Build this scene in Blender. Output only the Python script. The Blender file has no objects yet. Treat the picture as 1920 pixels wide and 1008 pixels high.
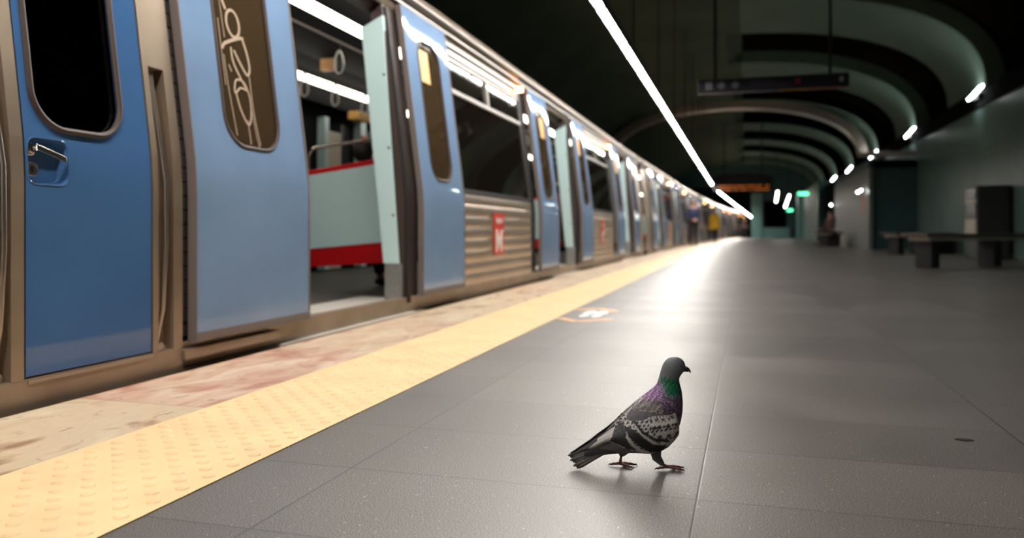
import bpy, bmesh, math, random
from mathutils import Vector, Matrix
random.seed(4)
S = bpy.context.scene
C = S.collection
R = math.radians
pi = math.pi

# ------------------------------------------------------------------ camera, world, exposure
YAW = R(16.35)
F_PX, EYE, HOR = 1500.0, 0.55, 433.5
cd = bpy.data.cameras.new('camera')
cam = bpy.data.objects.new('camera', cd); C.objects.link(cam)
cam.location = (0, 0, EYE); cam.rotation_euler = (R(90), 0, YAW)
cd.sensor_width = 36; cd.lens = F_PX / 1920 * 36
cd.shift_y = -(504 - HOR) / 1920
cd.clip_start = .05; cd.clip_end = 400
cd.dof.use_dof = True; cd.dof.focus_distance = 1.86; cd.dof.aperture_fstop = 2.3
S.camera = cam
S.view_settings.view_transform = 'Standard'; S.view_settings.look = 'None'
S.view_settings.gamma = 1; S.view_settings.use_curve_mapping = False
S.view_settings.exposure = 0.0
w = bpy.data.worlds.new('world'); S.world = w; w.use_nodes = True
w.node_tree.nodes['Background'].inputs[0].default_value = (.6, .8, .8, 1)
w.node_tree.nodes['Background'].inputs[1].default_value = .001
LED_POWER, LAMP_POWER, CABIN_POWER = 150.0, 32.0, 6.0
FLOOR_BOUNCE = 1

# ------------------------------------------------------------------ track line
def bend(y):            # sideways drift of platform edge and track
    return -.010 * (y - 2) + (.00050 * (y - 12) ** 2 if y > 12 else 0)

# ------------------------------------------------------------------ materials
def nd(t, kind, **kw):
    n = t.nodes.new(kind)
    for k, v in kw.items(): setattr(n, k, v)
    return n
def mat(name, col, rough=.5, metal=0, emit=None, power=0, coat=0, spec=.5, bump=0, bscale=200, vary=0, vscale=8, trans=0):
    m = bpy.data.materials.new(name); m.use_nodes = True
    t = m.node_tree; b = t.nodes['Principled BSDF']
    b.inputs['Base Color'].default_value = (*col, 1)
    b.inputs['Roughness'].default_value = rough; b.inputs['Metallic'].default_value = metal
    b.inputs['Specular IOR Level'].default_value = spec
    b.inputs['Coat Weight'].default_value = coat; b.inputs['Coat Roughness'].default_value = .045
    if emit:
        b.inputs['Emission Color'].default_value = (*emit, 1); b.inputs['Emission Strength'].default_value = power
    tc = nd(t, 'ShaderNodeTexCoord')
    if vary:
        n = nd(t, 'ShaderNodeTexNoise'); n.inputs['Scale'].default_value = vscale; n.inputs['Detail'].default_value = 6
        t.links.new(tc.outputs['Object'], n.inputs['Vector'])
        r = nd(t, 'ShaderNodeMapRange'); r.inputs['To Min'].default_value = 1 - vary; r.inputs['To Max'].default_value = 1 + vary
        r.inputs['From Min'].default_value = .3; r.inputs['From Max'].default_value = .7
        t.links.new(n.outputs['Fac'], r.inputs['Value'])
        mx = nd(t, 'ShaderNodeVectorMath', operation='SCALE'); mx.inputs[0].default_value = col
        t.links.new(r.outputs[0], mx.inputs['Scale']); t.links.new(mx.outputs[0], b.inputs['Base Color'])
    if bump:
        n = nd(t, 'ShaderNodeTexNoise'); n.inputs['Scale'].default_value = bscale; n.inputs['Detail'].default_value = 3
        t.links.new(tc.outputs['Object'], n.inputs['Vector'])
        bp = nd(t, 'ShaderNodeBump'); bp.inputs['Strength'].default_value = bump; bp.inputs['Distance'].default_value = .002
        t.links.new(n.outputs['Fac'], bp.inputs['Height']); t.links.new(bp.outputs[0], b.inputs['Normal'])
    return m
def glassy(name, tint, diffuse_mix=0, fcol=(.05, .04, .03), rough=.03):
    m = bpy.data.materials.new(name); m.use_nodes = True; t = m.node_tree; t.nodes.clear()
    o = nd(t, 'ShaderNodeOutputMaterial'); tr = nd(t, 'ShaderNodeBsdfTransparent'); gl = nd(t, 'ShaderNodeBsdfGlossy')
    tr.inputs[0].default_value = (*tint, 1); gl.inputs['Roughness'].default_value = rough
    f = nd(t, 'ShaderNodeFresnel'); f.inputs[0].default_value = 1.5
    mx = nd(t, 'ShaderNodeMixShader'); t.links.new(f.outputs[0], mx.inputs[0])
    df = nd(t, 'ShaderNodeBsdfDiffuse'); df.inputs[0].default_value = (*fcol, 1); m2 = nd(t, 'ShaderNodeMixShader'); m2.inputs[0].default_value = diffuse_mix
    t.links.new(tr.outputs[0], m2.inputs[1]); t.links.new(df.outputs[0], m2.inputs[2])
    t.links.new(m2.outputs[0], mx.inputs[1]); t.links.new(gl.outputs[0], mx.inputs[2]); t.links.new(mx.outputs[0], o.inputs[0])
    return m
def vcol(name, rough=.6, spec=.3, sheen=0, bump=0, bscale=600):
    m = mat(name, (1, 1, 1), rough, spec=spec, bump=bump, bscale=bscale)
    t = m.node_tree; a = nd(t, 'ShaderNodeVertexColor', layer_name='Col')
    t.links.new(a.outputs['Color'], t.nodes['Principled BSDF'].inputs['Base Color'])
    t.nodes['Principled BSDF'].inputs['Sheen Weight'].default_value = sheen
    return m

def floor_mat():
    m = bpy.data.materials.new('granite_tiles'); m.use_nodes = True; t = m.node_tree; b = t.nodes['Principled BSDF']; L = t.links.new
    tc = nd(t, 'ShaderNodeTexCoord'); sp = nd(t, 'ShaderNodeSeparateXYZ'); L(tc.outputs['Object'], sp.inputs[0])
    def M(op, a, b_=None, c_=None):
        n = nd(t, 'ShaderNodeMath', operation=op)
        for i, x in enumerate((a, b_, c_)):
            if x is None: continue
            if isinstance(x, (int, float)): n.inputs[i].default_value = x
            else: L(x, n.inputs[i])
        return n.outputs[0]
    def cell(out, off, pitch):
        q = M('DIVIDE', M('SUBTRACT', out, off), pitch)
        return M('FLOOR', q), M('MULTIPLY', M('MINIMUM', M('FRACT', q), M('SUBTRACT', 1, M('FRACT', q))), pitch)
    cx, dx = cell(sp.outputs['X'], -.098, .785); cy, dy = cell(sp.outputs['Y'], 1.68, .397)
    d = M('MINIMUM', dx, dy)
    joint = M('SUBTRACT', 1, M('SMOOTH_MIN', 1, M('DIVIDE', d, .0032), .1)); joint = M('MAXIMUM', joint, 0)
    cv = nd(t, 'ShaderNodeCombineXYZ'); L(cx, cv.inputs[0]); L(cy, cv.inputs[1])
    wn = nd(t, 'ShaderNodeTexWhiteNoise'); wn.noise_dimensions = '2D'; L(cv.outputs[0], wn.inputs['Vector'])
    sp1 = nd(t, 'ShaderNodeTexNoise'); sp1.inputs['Scale'].default_value = 360; sp1.inputs['Detail'].default_value = 3; L(tc.outputs['Object'], sp1.inputs['Vector'])
    sp2 = nd(t, 'ShaderNodeTexNoise'); sp2.inputs['Scale'].default_value = 2.2; sp2.inputs['Detail'].default_value = 5; L(tc.outputs['Object'], sp2.inputs['Vector'])
    sp3 = nd(t, 'ShaderNodeTexNoise'); sp3.inputs['Scale'].default_value = 90; sp3.inputs['Detail'].default_value = 2; L(tc.outputs['Object'], sp3.inputs['Vector'])
    g = nd(t, 'ShaderNodeMapRange'); L(sp1.outputs['Fac'], g.inputs['Value']); g.inputs['From Min'].default_value = .40; g.inputs['From Max'].default_value = .62
    g.inputs['To Min'].default_value = .02; g.inputs['To Max'].default_value = .22
    white = M('MULTIPLY', M('GREATER_THAN', sp3.outputs['Fac'], .70), .22)
    v = M('ADD', g.outputs[0], white)
    v = M('MULTIPLY', v, M('ADD', .86, M('MULTIPLY', wn.outputs['Value'], .26)))
    v = M('MULTIPLY', v, M('ADD', .75, M('MULTIPLY', sp2.outputs['Fac'], .5)))
    v = M('MULTIPLY', v, M('SUBTRACT', 1, M('MULTIPLY', joint, .9)))
    cc = nd(t, 'ShaderNodeCombineXYZ'); L(M('MULTIPLY', v, 1.08), cc.inputs[0]); L(M('MULTIPLY', v, .96), cc.inputs[1]); L(M('MULTIPLY', v, .89), cc.inputs[2])
    L(cc.outputs[0], b.inputs['Base Color'])
    L(M('ADD', .33, M('MULTIPLY', sp2.outputs['Fac'], .18)), b.inputs['Roughness'])
    b.inputs['Specular IOR Level'].default_value = .95
    bp = nd(t, 'ShaderNodeBump'); bp.inputs['Strength'].default_value = .35; bp.inputs['Distance'].default_value = .001
    L(M('SUBTRACT', M('MULTIPLY', sp1.outputs['Fac'], .15), M('MULTIPLY', joint, .9)), bp.inputs['Height']); L(bp.outputs[0], b.inputs['Normal'])
    return m
def marble_mat():
    m = bpy.data.materials.new('edge_marble'); m.use_nodes = True; t = m.node_tree; b = t.nodes['Principled BSDF']; L = t.links.new
    tc = nd(t, 'ShaderNodeTexCoord'); sp = nd(t, 'ShaderNodeSeparateXYZ'); L(tc.outputs['Object'], sp.inputs[0])
    def M(op, a, b_=None):
        n = nd(t, 'ShaderNodeMath', operation=op)
        for i, x in enumerate((a, b_)):
            if x is None: continue
            if isinstance(x, (int, float)): n.inputs[i].default_value = x
            else: L(x, n.inputs[i])
        return n.outputs[0]
    q = M('DIVIDE', M('SUBTRACT', sp.outputs['Y'], 2.13), 1.22); fl = M('FLOOR', q)
    d = M('MULTIPLY', M('MINIMUM', M('FRACT', q), M('SUBTRACT', 1, M('FRACT', q))), 1.22)
    joint = M('LESS_THAN', d, .0022)
    wn = nd(t, 'ShaderNodeTexWhiteNoise'); wn.noise_dimensions = '1D'; L(M('ADD', fl, 3.3), wn.inputs['W'])
    mp = nd(t, 'ShaderNodeMapping'); mp.inputs['Rotation'].default_value = (0, 0, .5); mp.inputs['Scale'].default_value = (1.6, .75, 1); L(tc.outputs['Object'], mp.inputs[0])
    n1 = nd(t, 'ShaderNodeTexNoise'); n1.inputs['Scale'].default_value = 4; n1.inputs['Detail'].default_value = 8; n1.inputs['Distortion'].default_value = 1.2; L(mp.outputs[0], n1.inputs['Vector'])
    r = nd(t, 'ShaderNodeValToRGB'); e = r.color_ramp.elements
    e[0].position = .33; e[0].color = (.33, .20, .12, 1); e[1].position = .68; e[1].color = (.66, .54, .38, 1)
    x = e.new(.45); x.color = (.62, .48, .33, 1); x = e.new(.55); x.color = (.57, .45, .31, 1)
    L(n1.outputs['Fac'], r.inputs[0])
    rp = nd(t, 'ShaderNodeValToRGB'); e = rp.color_ramp.elements
    e[0].position = .36; e[0].color = (.42, .20, .14, 1); e[1].position = .64; e[1].color = (.66, .52, .40, 1)
    x = e.new(.5); x.color = (.58, .38, .27, 1); L(n1.outputs['Fac'], rp.inputs[0])
    pink = M('ADD', M('COMPARE', fl, 0), M('MULTIPLY', M('GREATER_THAN', wn.outputs['Value'], .8), .5)); pink.node.use_clamp = True
    mx = nd(t, 'ShaderNodeMix', data_type='RGBA'); L(pink, mx.inputs[0]); L(r.outputs[0], mx.inputs[6]); L(rp.outputs[0], mx.inputs[7])
    n2 = nd(t, 'ShaderNodeTexNoise'); n2.inputs['Scale'].default_value = 16; n2.inputs['Detail'].default_value = 9; n2.inputs['Distortion'].default_value = .8; L(mp.outputs[0], n2.inputs['Vector'])
    pit = nd(t, 'ShaderNodeMapRange'); pit.inputs['From Min'].default_value = .62; pit.inputs['From Max'].default_value = .70; pit.inputs['To Max'].default_value = .65; L(n2.outputs['Fac'], pit.inputs['Value'])
    m2 = nd(t, 'ShaderNodeMix', data_type='RGBA'); L(M('MAXIMUM', pit.outputs[0], M('MULTIPLY', joint, .7)), m2.inputs[0]); L(mx.outputs[2], m2.inputs[6]); m2.inputs[7].default_value = (.13, .09, .065, 1)
    L(m2.outputs[2], b.inputs['Base Color']); b.inputs['Roughness'].default_value = .42
    bp = nd(t, 'ShaderNodeBump'); bp.inputs['Strength'].default_value = .25; bp.inputs['Distance'].default_value = .003; L(n2.outputs['Fac'], bp.inputs['Height']); L(bp.outputs[0], b.inputs['Normal'])
    return m
def wall_mat(name, col, tile=(.3, .3)):
    m = mat(name, col, .33, spec=.5, vary=.16, vscale=1.3); t = m.node_tree; b = t.nodes['Principled BSDF']; L = t.links.new
    return m

M = dict(
    granite=floor_mat(), marble=marble_mat(),
    tactile=mat('yellow_tactile', (.86, .61, .33), .42, vary=.08, vscale=5, bump=.15, bscale=150),
    teal_wall=wall_mat('teal_wall_tiles', (.125, .20, .18)),
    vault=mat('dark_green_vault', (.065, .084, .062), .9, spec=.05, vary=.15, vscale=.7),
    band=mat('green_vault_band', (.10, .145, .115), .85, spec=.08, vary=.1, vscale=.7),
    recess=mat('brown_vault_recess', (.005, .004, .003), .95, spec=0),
    pale_arch=mat('pale_arch_cladding', (.36, .30, .26), .3, metal=.3),
    dark=mat('black_paint', (.006, .006, .007), .6), dark_gloss=mat('black_gloss', (.008, .008, .01), .25),
    tunnel=mat('matte_black', (.004, .004, .004), .95, spec=.03),  # plain matte black for tunnel, openings and ledge
    steel=mat('brushed_steel', (.42, .36, .30), .34, 1, vary=.12, vscale=3), bright=mat('bright_steel', (.42, .38, .34), .34, 1), sill=mat('pale_sill_metal', (.72, .68, .62), .4, .35),
    frame_steel=mat('dusty_steel', (.36, .285, .215), .42, .75, vary=.14, vscale=4, bump=.1, bscale=60),
    side_steel=mat('corrugated_steel', (.52, .43, .34), .36, .85, vary=.1, vscale=2),
    blue=mat('light_blue_paint', (.185, .285, .455), .34, coat=.75, spec=0, vary=.07, vscale=3),
    cabblue=mat('deep_blue_paint', (.050, .125, .285), .3, coat=.9, spec=0, vary=.05, vscale=3),
    rail=mat('dull_steel_rail', (.20, .18, .165), .38, 1), rubber=mat('black_rubber', (.012, .009, .009), .6), grey_rubber=mat('grey_rubber', (.10, .085, .08), .5),
    brown=mat('dark_brown_frame', (.045, .028, .024), .5), edge=mat('worn_leaf_edge', (.16, .13, .12), .5),
    cyan=mat('pale_cyan_laminate', (.50, .67, .69), .35), kick=mat('grey_kick_plate', (.30, .30, .29), .4, .6, vary=.15, vscale=40),
    red=mat('red_laminate', (.50, .006, .010), .35), sticker=mat('yellow_sticker', (.80, .45, .14), .5),
    glass=glassy('tinted_glass', (.45, .38, .30), .25, (.03, .024, .018)), leafglass=glassy('painted_reflection_glass', (.25, .17, .10), .6, (.085, .055, .028)), cabglass=glassy('cab_glass', (.40, .34, .28)),  # leaf glass: brown reflection painted in as diffuse colour
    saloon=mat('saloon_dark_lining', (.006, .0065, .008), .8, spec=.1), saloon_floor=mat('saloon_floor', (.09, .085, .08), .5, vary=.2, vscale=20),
    chrome=mat('chrome', (.75, .68, .60), .16, 1), white=mat('white_vinyl', (.75, .75, .72), .5), seatblue=mat('dark_blue_fabric', (.03, .05, .09), .85),
    scratch_refl=mat('scratch_and_reflection', (.42, .31, .22), .7), beige=mat('beige_paint', (.52, .46, .38), .5), grime=mat('grime', (.02, .014, .008), .9),
    orange_tape=mat('orange_tape', (.85, .46, .20), .5), green_paint=mat('dark_teal_paint', (.030, .085, .085), .45), block_grey=mat('pale_grey_panel', (.17, .18, .17), .4, vary=.1),
    pillar=mat('teal_pillar_tiles', (.13, .27, .26), .35), wood=mat('bench_granite', (.085, .065, .05), .4), redmark=mat('red_vinyl', (.62, .05, .03), .45),
    skin=mat('skin', (.48, .26, .19), .55), navy=mat('navy_cloth', (.022, .03, .085), .85), black_cloth=mat('black_cloth', (.012, .012, .014), .85),
    yellow_cloth=mat('yellow_cloth', (.85, .48, .02), .7), hair=mat('dark_hair', (.012, .008, .006), .6), shoe=mat('shoe_leather', (.02, .017, .015), .4),
    led=mat('led_tube_glow', (1, 1, 1), .5, emit=(1, .95, .88), power=LED_POWER),
    lamp=mat('wall_lamp_glow', (1, 1, 1), .5, emit=(.93, 1, .98), power=LAMP_POWER),
    cabin=mat('cabin_light_glow', (1, 1, 1), .5, emit=(1, .93, .78), power=CABIN_POWER),
    farlight=mat('corridor_light_glow', (1, 1, 1), .5, emit=(1, 1, .80), power=14),
    pinklight=mat('corridor_pink_glow', (1, 1, 1), .5, emit=(1, .9, 1), power=14),
    green_light=mat('green_exit_glow', (.1, .6, .3), .5, emit=(.12, .9, .42), power=3.5),
    amber=mat('amber_glow', (1, .5, .2), .5, emit=(1, .42, .14), power=22), led_text=mat('orange_text_glow', (1, .3, .05), .5, emit=(1, .22, .03), power=.3),
    dim_text=mat('pale_sign_print', (.30, .32, .40), .6), sign=mat('navy_sign_face', (.010, .011, .022), .4), signred=mat('sign_red_print', (.4, .03, .03), .5), signorange=mat('sign_orange_strip', (.38, .15, .02), .5),
)

# ------------------------------------------------------------------ mesh helpers
class MB:
    def __init__(s, fn=None): s.v = []; s.f = []; s.fn = fn; s.mi = []; s.cur = 0
    def pt(s, p):
        s.v.append(tuple(s.fn(*p)) if s.fn else tuple(p)); return len(s.v) - 1
    def face(s, ids): s.f.append(tuple(ids)); s.mi.append(s.cur)
    def box(s, x0, x1, y0, y1, z0, z1, nz=1, ny=1):
        if nz == 1 and ny == 1:
            i = [s.pt((x, y, z)) for z in (z0, z1) for y in (y0, y1) for x in (x0, x1)]
            for q in ((0, 2, 3, 1), (4, 5, 7, 6), (0, 1, 5, 4), (2, 6, 7, 3), (0, 4, 6, 2), (1, 3, 7, 5)): s.face([i[k] for k in q])
        else:
            for a in range(ny):
                for b in range(nz):
                    ya, yb = y0 + (y1 - y0) * a / ny, y0 + (y1 - y0) * (a + 1) / ny
                    za, zb = z0 + (z1 - z0) * b / nz, z0 + (z1 - z0) * (b + 1) / nz
                    i = [s.pt((x, y, z)) for z in (za, zb) for y in (ya, yb) for x in (x0, x1)]
                    s.face([i[k] for k in (0, 4, 6, 2)]); s.face([i[k] for k in (1, 3, 7, 5)])
                    if a == 0: s.face([i[k] for k in (0, 1, 5, 4)])
                    if a == ny - 1: s.face([i[k] for k in (2, 6, 7, 3)])
                    if b == 0: s.face([i[k] for k in (0, 2, 3, 1)])
                    if b == nz - 1: s.face([i[k] for k in (4, 5, 7, 6)])
        return s
    def hexa(s, bot, top):        # arbitrary quads
        i = [s.pt(p) for p in bot] + [s.pt(p) for p in top]
        for q in ((3, 2, 1, 0), (4, 5, 6, 7), (0, 1, 5, 4), (1, 2, 6, 5), (2, 3, 7, 6), (3, 0, 4, 7)): s.face([i[k] for k in q])
        return s
    def prism(s, poly, axis, a, b):   # poly of 2-D points extruded along axis index
        def mk(p, t): q = list(p); q.insert(axis, t); return tuple(q)
        n = len(poly); A = [s.pt(mk(p, a)) for p in poly]; B = [s.pt(mk(p, b)) for p in poly]
        s.face(A[::-1]); s.face(B)
        for k in range(n): s.face((A[k], A[(k + 1) % n], B[(k + 1) % n], B[k]))
        return s
    def tube(s, pts, r, n=10, closed=False, cap=True, flat=1):
        pts = [Vector(p) for p in pts]; rings = []; N = len(pts); up = None
        for k, p in enumerate(pts):
            a = pts[(k - 1) % N] if (closed or k) else p; b = pts[(k + 1) % N] if (closed or k < N - 1) else p
            d = (b - a).normalized()
            if up is None:
                up = Vector((0, 0, 1)) if abs(d.z) < .9 else Vector((1, 0, 0))
            u = (up - d * up.dot(d)).normalized(); v = d.cross(u); up = u
            rr = r[k] if isinstance(r, (list, tuple)) else r
            rings.append([s.pt(p + (u * math.cos(2 * pi * j / n) + v * math.sin(2 * pi * j / n) * flat) * rr) for j in range(n)])
        for k in range(N if closed else N - 1):
            A, B = rings[k], rings[(k + 1) % N]
            for j in range(n): s.face((A[j], A[(j + 1) % n], B[(j + 1) % n], B[j]))
        if cap and not closed: s.face(rings[0][::-1]); s.face(rings[-1])
        return s
    def cyl(s, a, b, r, n=16): return s.tube([a, b], r, n)
    def ball(s, c, r, n=12, m=8, sc=(1, 1, 1)):
        rows = []
        for i in range(m + 1):
            t = pi * i / m
            rows.append([s.pt((c[0] + r * sc[0] * math.sin(t) * math.cos(2 * pi * j / n), c[1] + r * sc[1] * math.sin(t) * math.sin(2 * pi * j / n), c[2] + r * sc[2] * math.cos(t))) for j in range(n)])
        for i in range(m):
            for j in range(n): s.face((rows[i][j], rows[i + 1][j], rows[i + 1][(j + 1) % n], rows[i][(j + 1) % n]))
        return s
    def loft(s, rings, cap=True, closed=True):
        R_ = [[s.pt(p) for p in r] for r in rings]; n = len(R_[0])
        for k in range(len(R_) - 1):
            for j in range(n if closed else n - 1): s.face((R_[k][j], R_[k][(j + 1) % n], R_[k + 1][(j + 1) % n], R_[k + 1][j]))
        if cap and closed: s.face(R_[0][::-1]); s.face(R_[-1])
        return s
    def build(s, name, m, parent=None, smooth=False, bevel=0, label=None, fix=True):
        me = bpy.data.meshes.new(name); me.from_pydata(s.v, [], s.f)
        ms = m if isinstance(m, (list, tuple)) else [m]
        for x in ms: me.materials.append(x)
        if len(ms) > 1: me.polygons.foreach_set('material_index', s.mi)
        bm = bmesh.new(); bm.from_mesh(me); bmesh.ops.remove_doubles(bm, verts=bm.verts, dist=1e-5)
        if fix: bmesh.ops.recalc_face_normals(bm, faces=bm.faces)
        bm.to_mesh(me); bm.free()
        if smooth:
            me.polygons.foreach_set('use_smooth', [True] * len(me.polygons))
            me.set_sharp_from_angle(angle=R(smooth if smooth is not True else 40))
        o = bpy.data.objects.new(name, me); C.objects.link(o)
        if parent: o.parent = parent
        if bevel:
            b = o.modifiers.new('bevel', 'BEVEL'); b.width = bevel; b.segments = 2; b.limit_method = 'ANGLE'
        if label: o['label'] = label
        return o
def tag(o, label=None, cat=None, group=None, kind=None):
    if label: o['label'] = label
    if cat: o['category'] = cat
    if group: o['group'] = group
    if kind: o['kind'] = kind
    return o
def empty(name, loc=(0, 0, 0), rz=0, label=None, cat=None, group=None):
    o = bpy.data.objects.new(name, None); C.objects.link(o); o.location = loc; o.rotation_euler = (0, 0, rz); o.empty_display_size = .1
    return tag(o, label, cat, group)
def kids(o): return [c for c in C.objects if c.parent == o]
KID = {}
def copy_tree(o, parent=None, tree=None):
    if tree is None:
        tree = {}
        for c in C.objects:
            if c.parent: tree.setdefault(c.parent.name, []).append(c)
    c = o.copy(); C.objects.link(c); c.parent = parent
    for ch in tree.get(o.name, []): copy_tree(ch, c, tree)
    return c

# ------------------------------------------------------------------ the setting
YB, YE = -9.0, 68.0
WX = 5.0
ys = [YB + k * .5 for k in range(int((YE - YB) / .5) + 1)]
def strip(xa, xb, z0, z1, ys=ys):
    b = MB()
    rows = []
    for y in ys:
        A, B = (xa(y) if callable(xa) else xa), (xb(y) if callable(xb) else xb)
        rows.append([(A, y, z0), (B, y, z0), (B, y, z1), (A, y, z1)])
    return b.loft(rows)
o = strip(lambda y: bend(y) - 1.124, WX + .3, -.3, 0).build('floor', M['granite']); tag(o, 'grey speckled granite slab floor of the platform', kind='structure')
# tactile strip with raised domes
b = MB(); dome = strip(lambda y: bend(y) - 1.61, lambda y: bend(y) - 1.1235, -.3, .003)
b.v, b.f, b.mi = dome.v, dome.f, dome.mi
for m_ in range(-8, 150):
    for k in range(0, 12):
        y = 1.261 + .088 * m_ + .044 * (k % 2); x = -1.16 - .041 * k + bend(y) + .002
        if x < bend(y) - 1.597: continue
        if y > 11: continue
        rs = [(.0155, 0), (.0135, .0028), (.010, .0046), (.005, .0056)]
        nn = 14 if y < 4 else 8
        b.loft([[(x + r * math.cos(2 * pi * j / nn), y + r * math.sin(2 * pi * j / nn), .003 + h) for j in range(nn)] for r, h in rs])
o = b.build('trim_1', M['tactile'], smooth=50); tag(o, 'pale yellow tactile warning strip with raised domes', kind='structure')
o = strip(lambda y: bend(y) - 2.11, lambda y: bend(y) - 1.61, -.3, .0).build('trim_2', M['marble']); tag(o, 'beige and pink marble edging slabs along the track', kind='structure')
# platform face and track bed
o = strip(lambda y: bend(y) - 2.11, lambda y: bend(y) - 1.9, -1.3, -.3).build('wall_platform_edge', M['tunnel']); tag(o, kind='structure')
MB().box(-6.6, 4.6, YB, YE + 85, -1.5, -1.3).build('floor_track_bed', M['tunnel'])['kind'] = 'structure'

# vault
XC, AX, Z0, HZ, NN = -.6, 5.62, 3.75, 2.3, 2.35
def vault_pt(t, off=0, a=AX, h=HZ, n=NN, xc=XC):
    c, s_ = math.cos(t), math.sin(t)
    return xc + (a + off) * math.copysign(abs(c) ** (2 / n), c), Z0 + (h + off) * abs(s_) ** (2 / n)
bands = [19.7 + 7.5 * k for k in range(-4, 7)]       # each band spans y .. y+3.5
ysv = [YB]
for y in bands: ysv += [y, y + .01, y + 1.2, y + 2.4, y + 3.5, y + 3.51]
ysv = sorted(set([YB, YE] + [y for y in ysv if YB < y < YE]))
def in_band(y): return any(y0 + .005 <= y <= y0 + 3.505 for y0 in bands)
NT = 64
ts = [pi * k / NT for k in range(NT + 1)]
tsplit = None
for k, t in enumerate(ts):
    if vault_pt(t)[0] < -.45: tsplit = k; break
b = MB()
rows = []
for y in ysv:
    row = []
    for k, t in enumerate(ts):
        rec = (not in_band(y)) and k < tsplit
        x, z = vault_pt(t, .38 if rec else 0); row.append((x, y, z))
    row2 = []
    rows.append(row)
ids = [[b.pt(p) for p in r] for r in rows]
for i in range(len(ysv) - 1):
    ym = (ysv[i] + ysv[i + 1]) / 2
    for k in range(NT):
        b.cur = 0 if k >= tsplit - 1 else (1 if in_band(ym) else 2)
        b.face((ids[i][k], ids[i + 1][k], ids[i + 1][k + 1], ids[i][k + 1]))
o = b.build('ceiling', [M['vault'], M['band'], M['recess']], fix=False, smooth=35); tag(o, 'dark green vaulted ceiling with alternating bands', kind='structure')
# walls
o = MB().box(WX, WX + .3, YB, 66, 0, 3.3, 1).build('wall_right', M['teal_wall']); tag(o, 'grey teal platform wall', kind='structure')
o = MB().box(-6.5, -6.2, YB, YE, -1.5, 3.8).build('wall_left', M['vault']); tag(o, kind='structure')
o = MB().box(WX - .02, WX + .9, YB, YE, 3.3, 3.70).build('trim_3', M['tunnel']); tag(o, 'black ledge between wall and vault', kind='structure')
o = MB().box(-6.5, 6, YB - .3, YB, -1.5, 6.6).build('wall_back', M['vault']); tag(o, kind='structure')
# pale ring arch near 36 m
b = MB(); rr = []
for k in range(49):
    t = pi * k / 48
    def q(off): return vault_pt(t, off, 5.35, 2.36, 2.1, -.65)
    (x0, z0), (x1, z1) = q(0), q(-.34)
    rr.append([(x0, 35.2, z0), (x1, 35.2, z1), (x1, 35.9, z1), (x0, 35.9, z0)])
b.loft(rr)
o = b.build('trim_4', M['pale_arch'], smooth=30); tag(o, 'pale metal arch band across the vault', kind='structure')
# far end wall with track portal and dark opening
e = bend(YE) - .60
b = MB()
b.box(e - 3.2 - 2.6, e + .05, YE, YE + .5, 4.2, 6.8); b.box(-6.6, e - 5.8, YE, YE + .5, -1.5, 6.8)
b.box(e + .05, 6, YE, YE + .5, 3.0, 6.8); b.box(e + .05, 1.35, YE, YE + .5, 0, 3); b.box(1.35, 3.1, YE, YE + .5, 0, .8); b.box(3.1, 6, YE, YE + .5, 0, 3)
o = b.build('wall_front', M['green_paint']); tag(o, 'dark teal end wall of the station', kind='structure')
b = MB().box(1.2, 3.3, YE + .5, YE + 2.6, .1, 3.2); b.f = b.f[:4] + b.f[5:]; 
MB().box(1.2, 3.3, YE + 2, YE + 2.2, .1, 3.2).build('wall_niche', M['tunnel'])['kind'] = 'structure'
MB().box(e - 6, 6, YE + 85, YE + 85.3, -1.5, 5).build('wall_tunnel_end', M['tunnel'])['kind'] = 'structure'
o = MB().box(.35, 1.2, YE - .5, YE - .02, 0, 3.6).build('wall_pier', M['pillar'], bevel=.03); tag(o, 'pale teal pier at the platform end', kind='structure')
o = MB().box(3.35, 4.0, 58.5, 59.3, 0, 3.2).build('wall_pier.001', M['pillar'], bevel=.03); tag(o, 'teal pier beside the dark passage', kind='structure')
o = MB().box(1.3, 3.3, YE - .45, YE - .05, 0, .85).build('wall_parapet', M['pillar']); tag(o, 'low teal parapet under dark opening', kind='structure')
# protruding block on the right, 26.7 m on, with panelled side
o = MB().box(3.75, WX, 26.9, 27.1, 0, 2.75).box(3.62, WX, 26.9, 36.6, 2.5, 2.75).build('wall_block', M['green_paint']); tag(o, 'dark teal stair block standing out from the wall', kind='structure')
b = MB().box(3.6, 3.72, 26.7, 36.6, 0, 2.5); o = b.build('wall_block_side', M['block_grey']); tag(o, 'pale grey side of the stair block', kind='structure')
o = MB().box(3.3, 4.9, 26.5, 26.9, 2.85, 2.98).build('trim_5', M['pale_arch']); tag(o, 'pale beam over the stair block', kind='structure')
MB().box(3.62, WX, 45, 56, 0, 3.2).build('wall_block.001', M['green_paint'])['kind'] = 'structure'
MB().box(3.9, WX, 37.2, 44.8, .01, 2.9).build('wall_passage', M['tunnel'])['kind'] = 'structure'  # solid box painted black for the dark inside the passage

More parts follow.
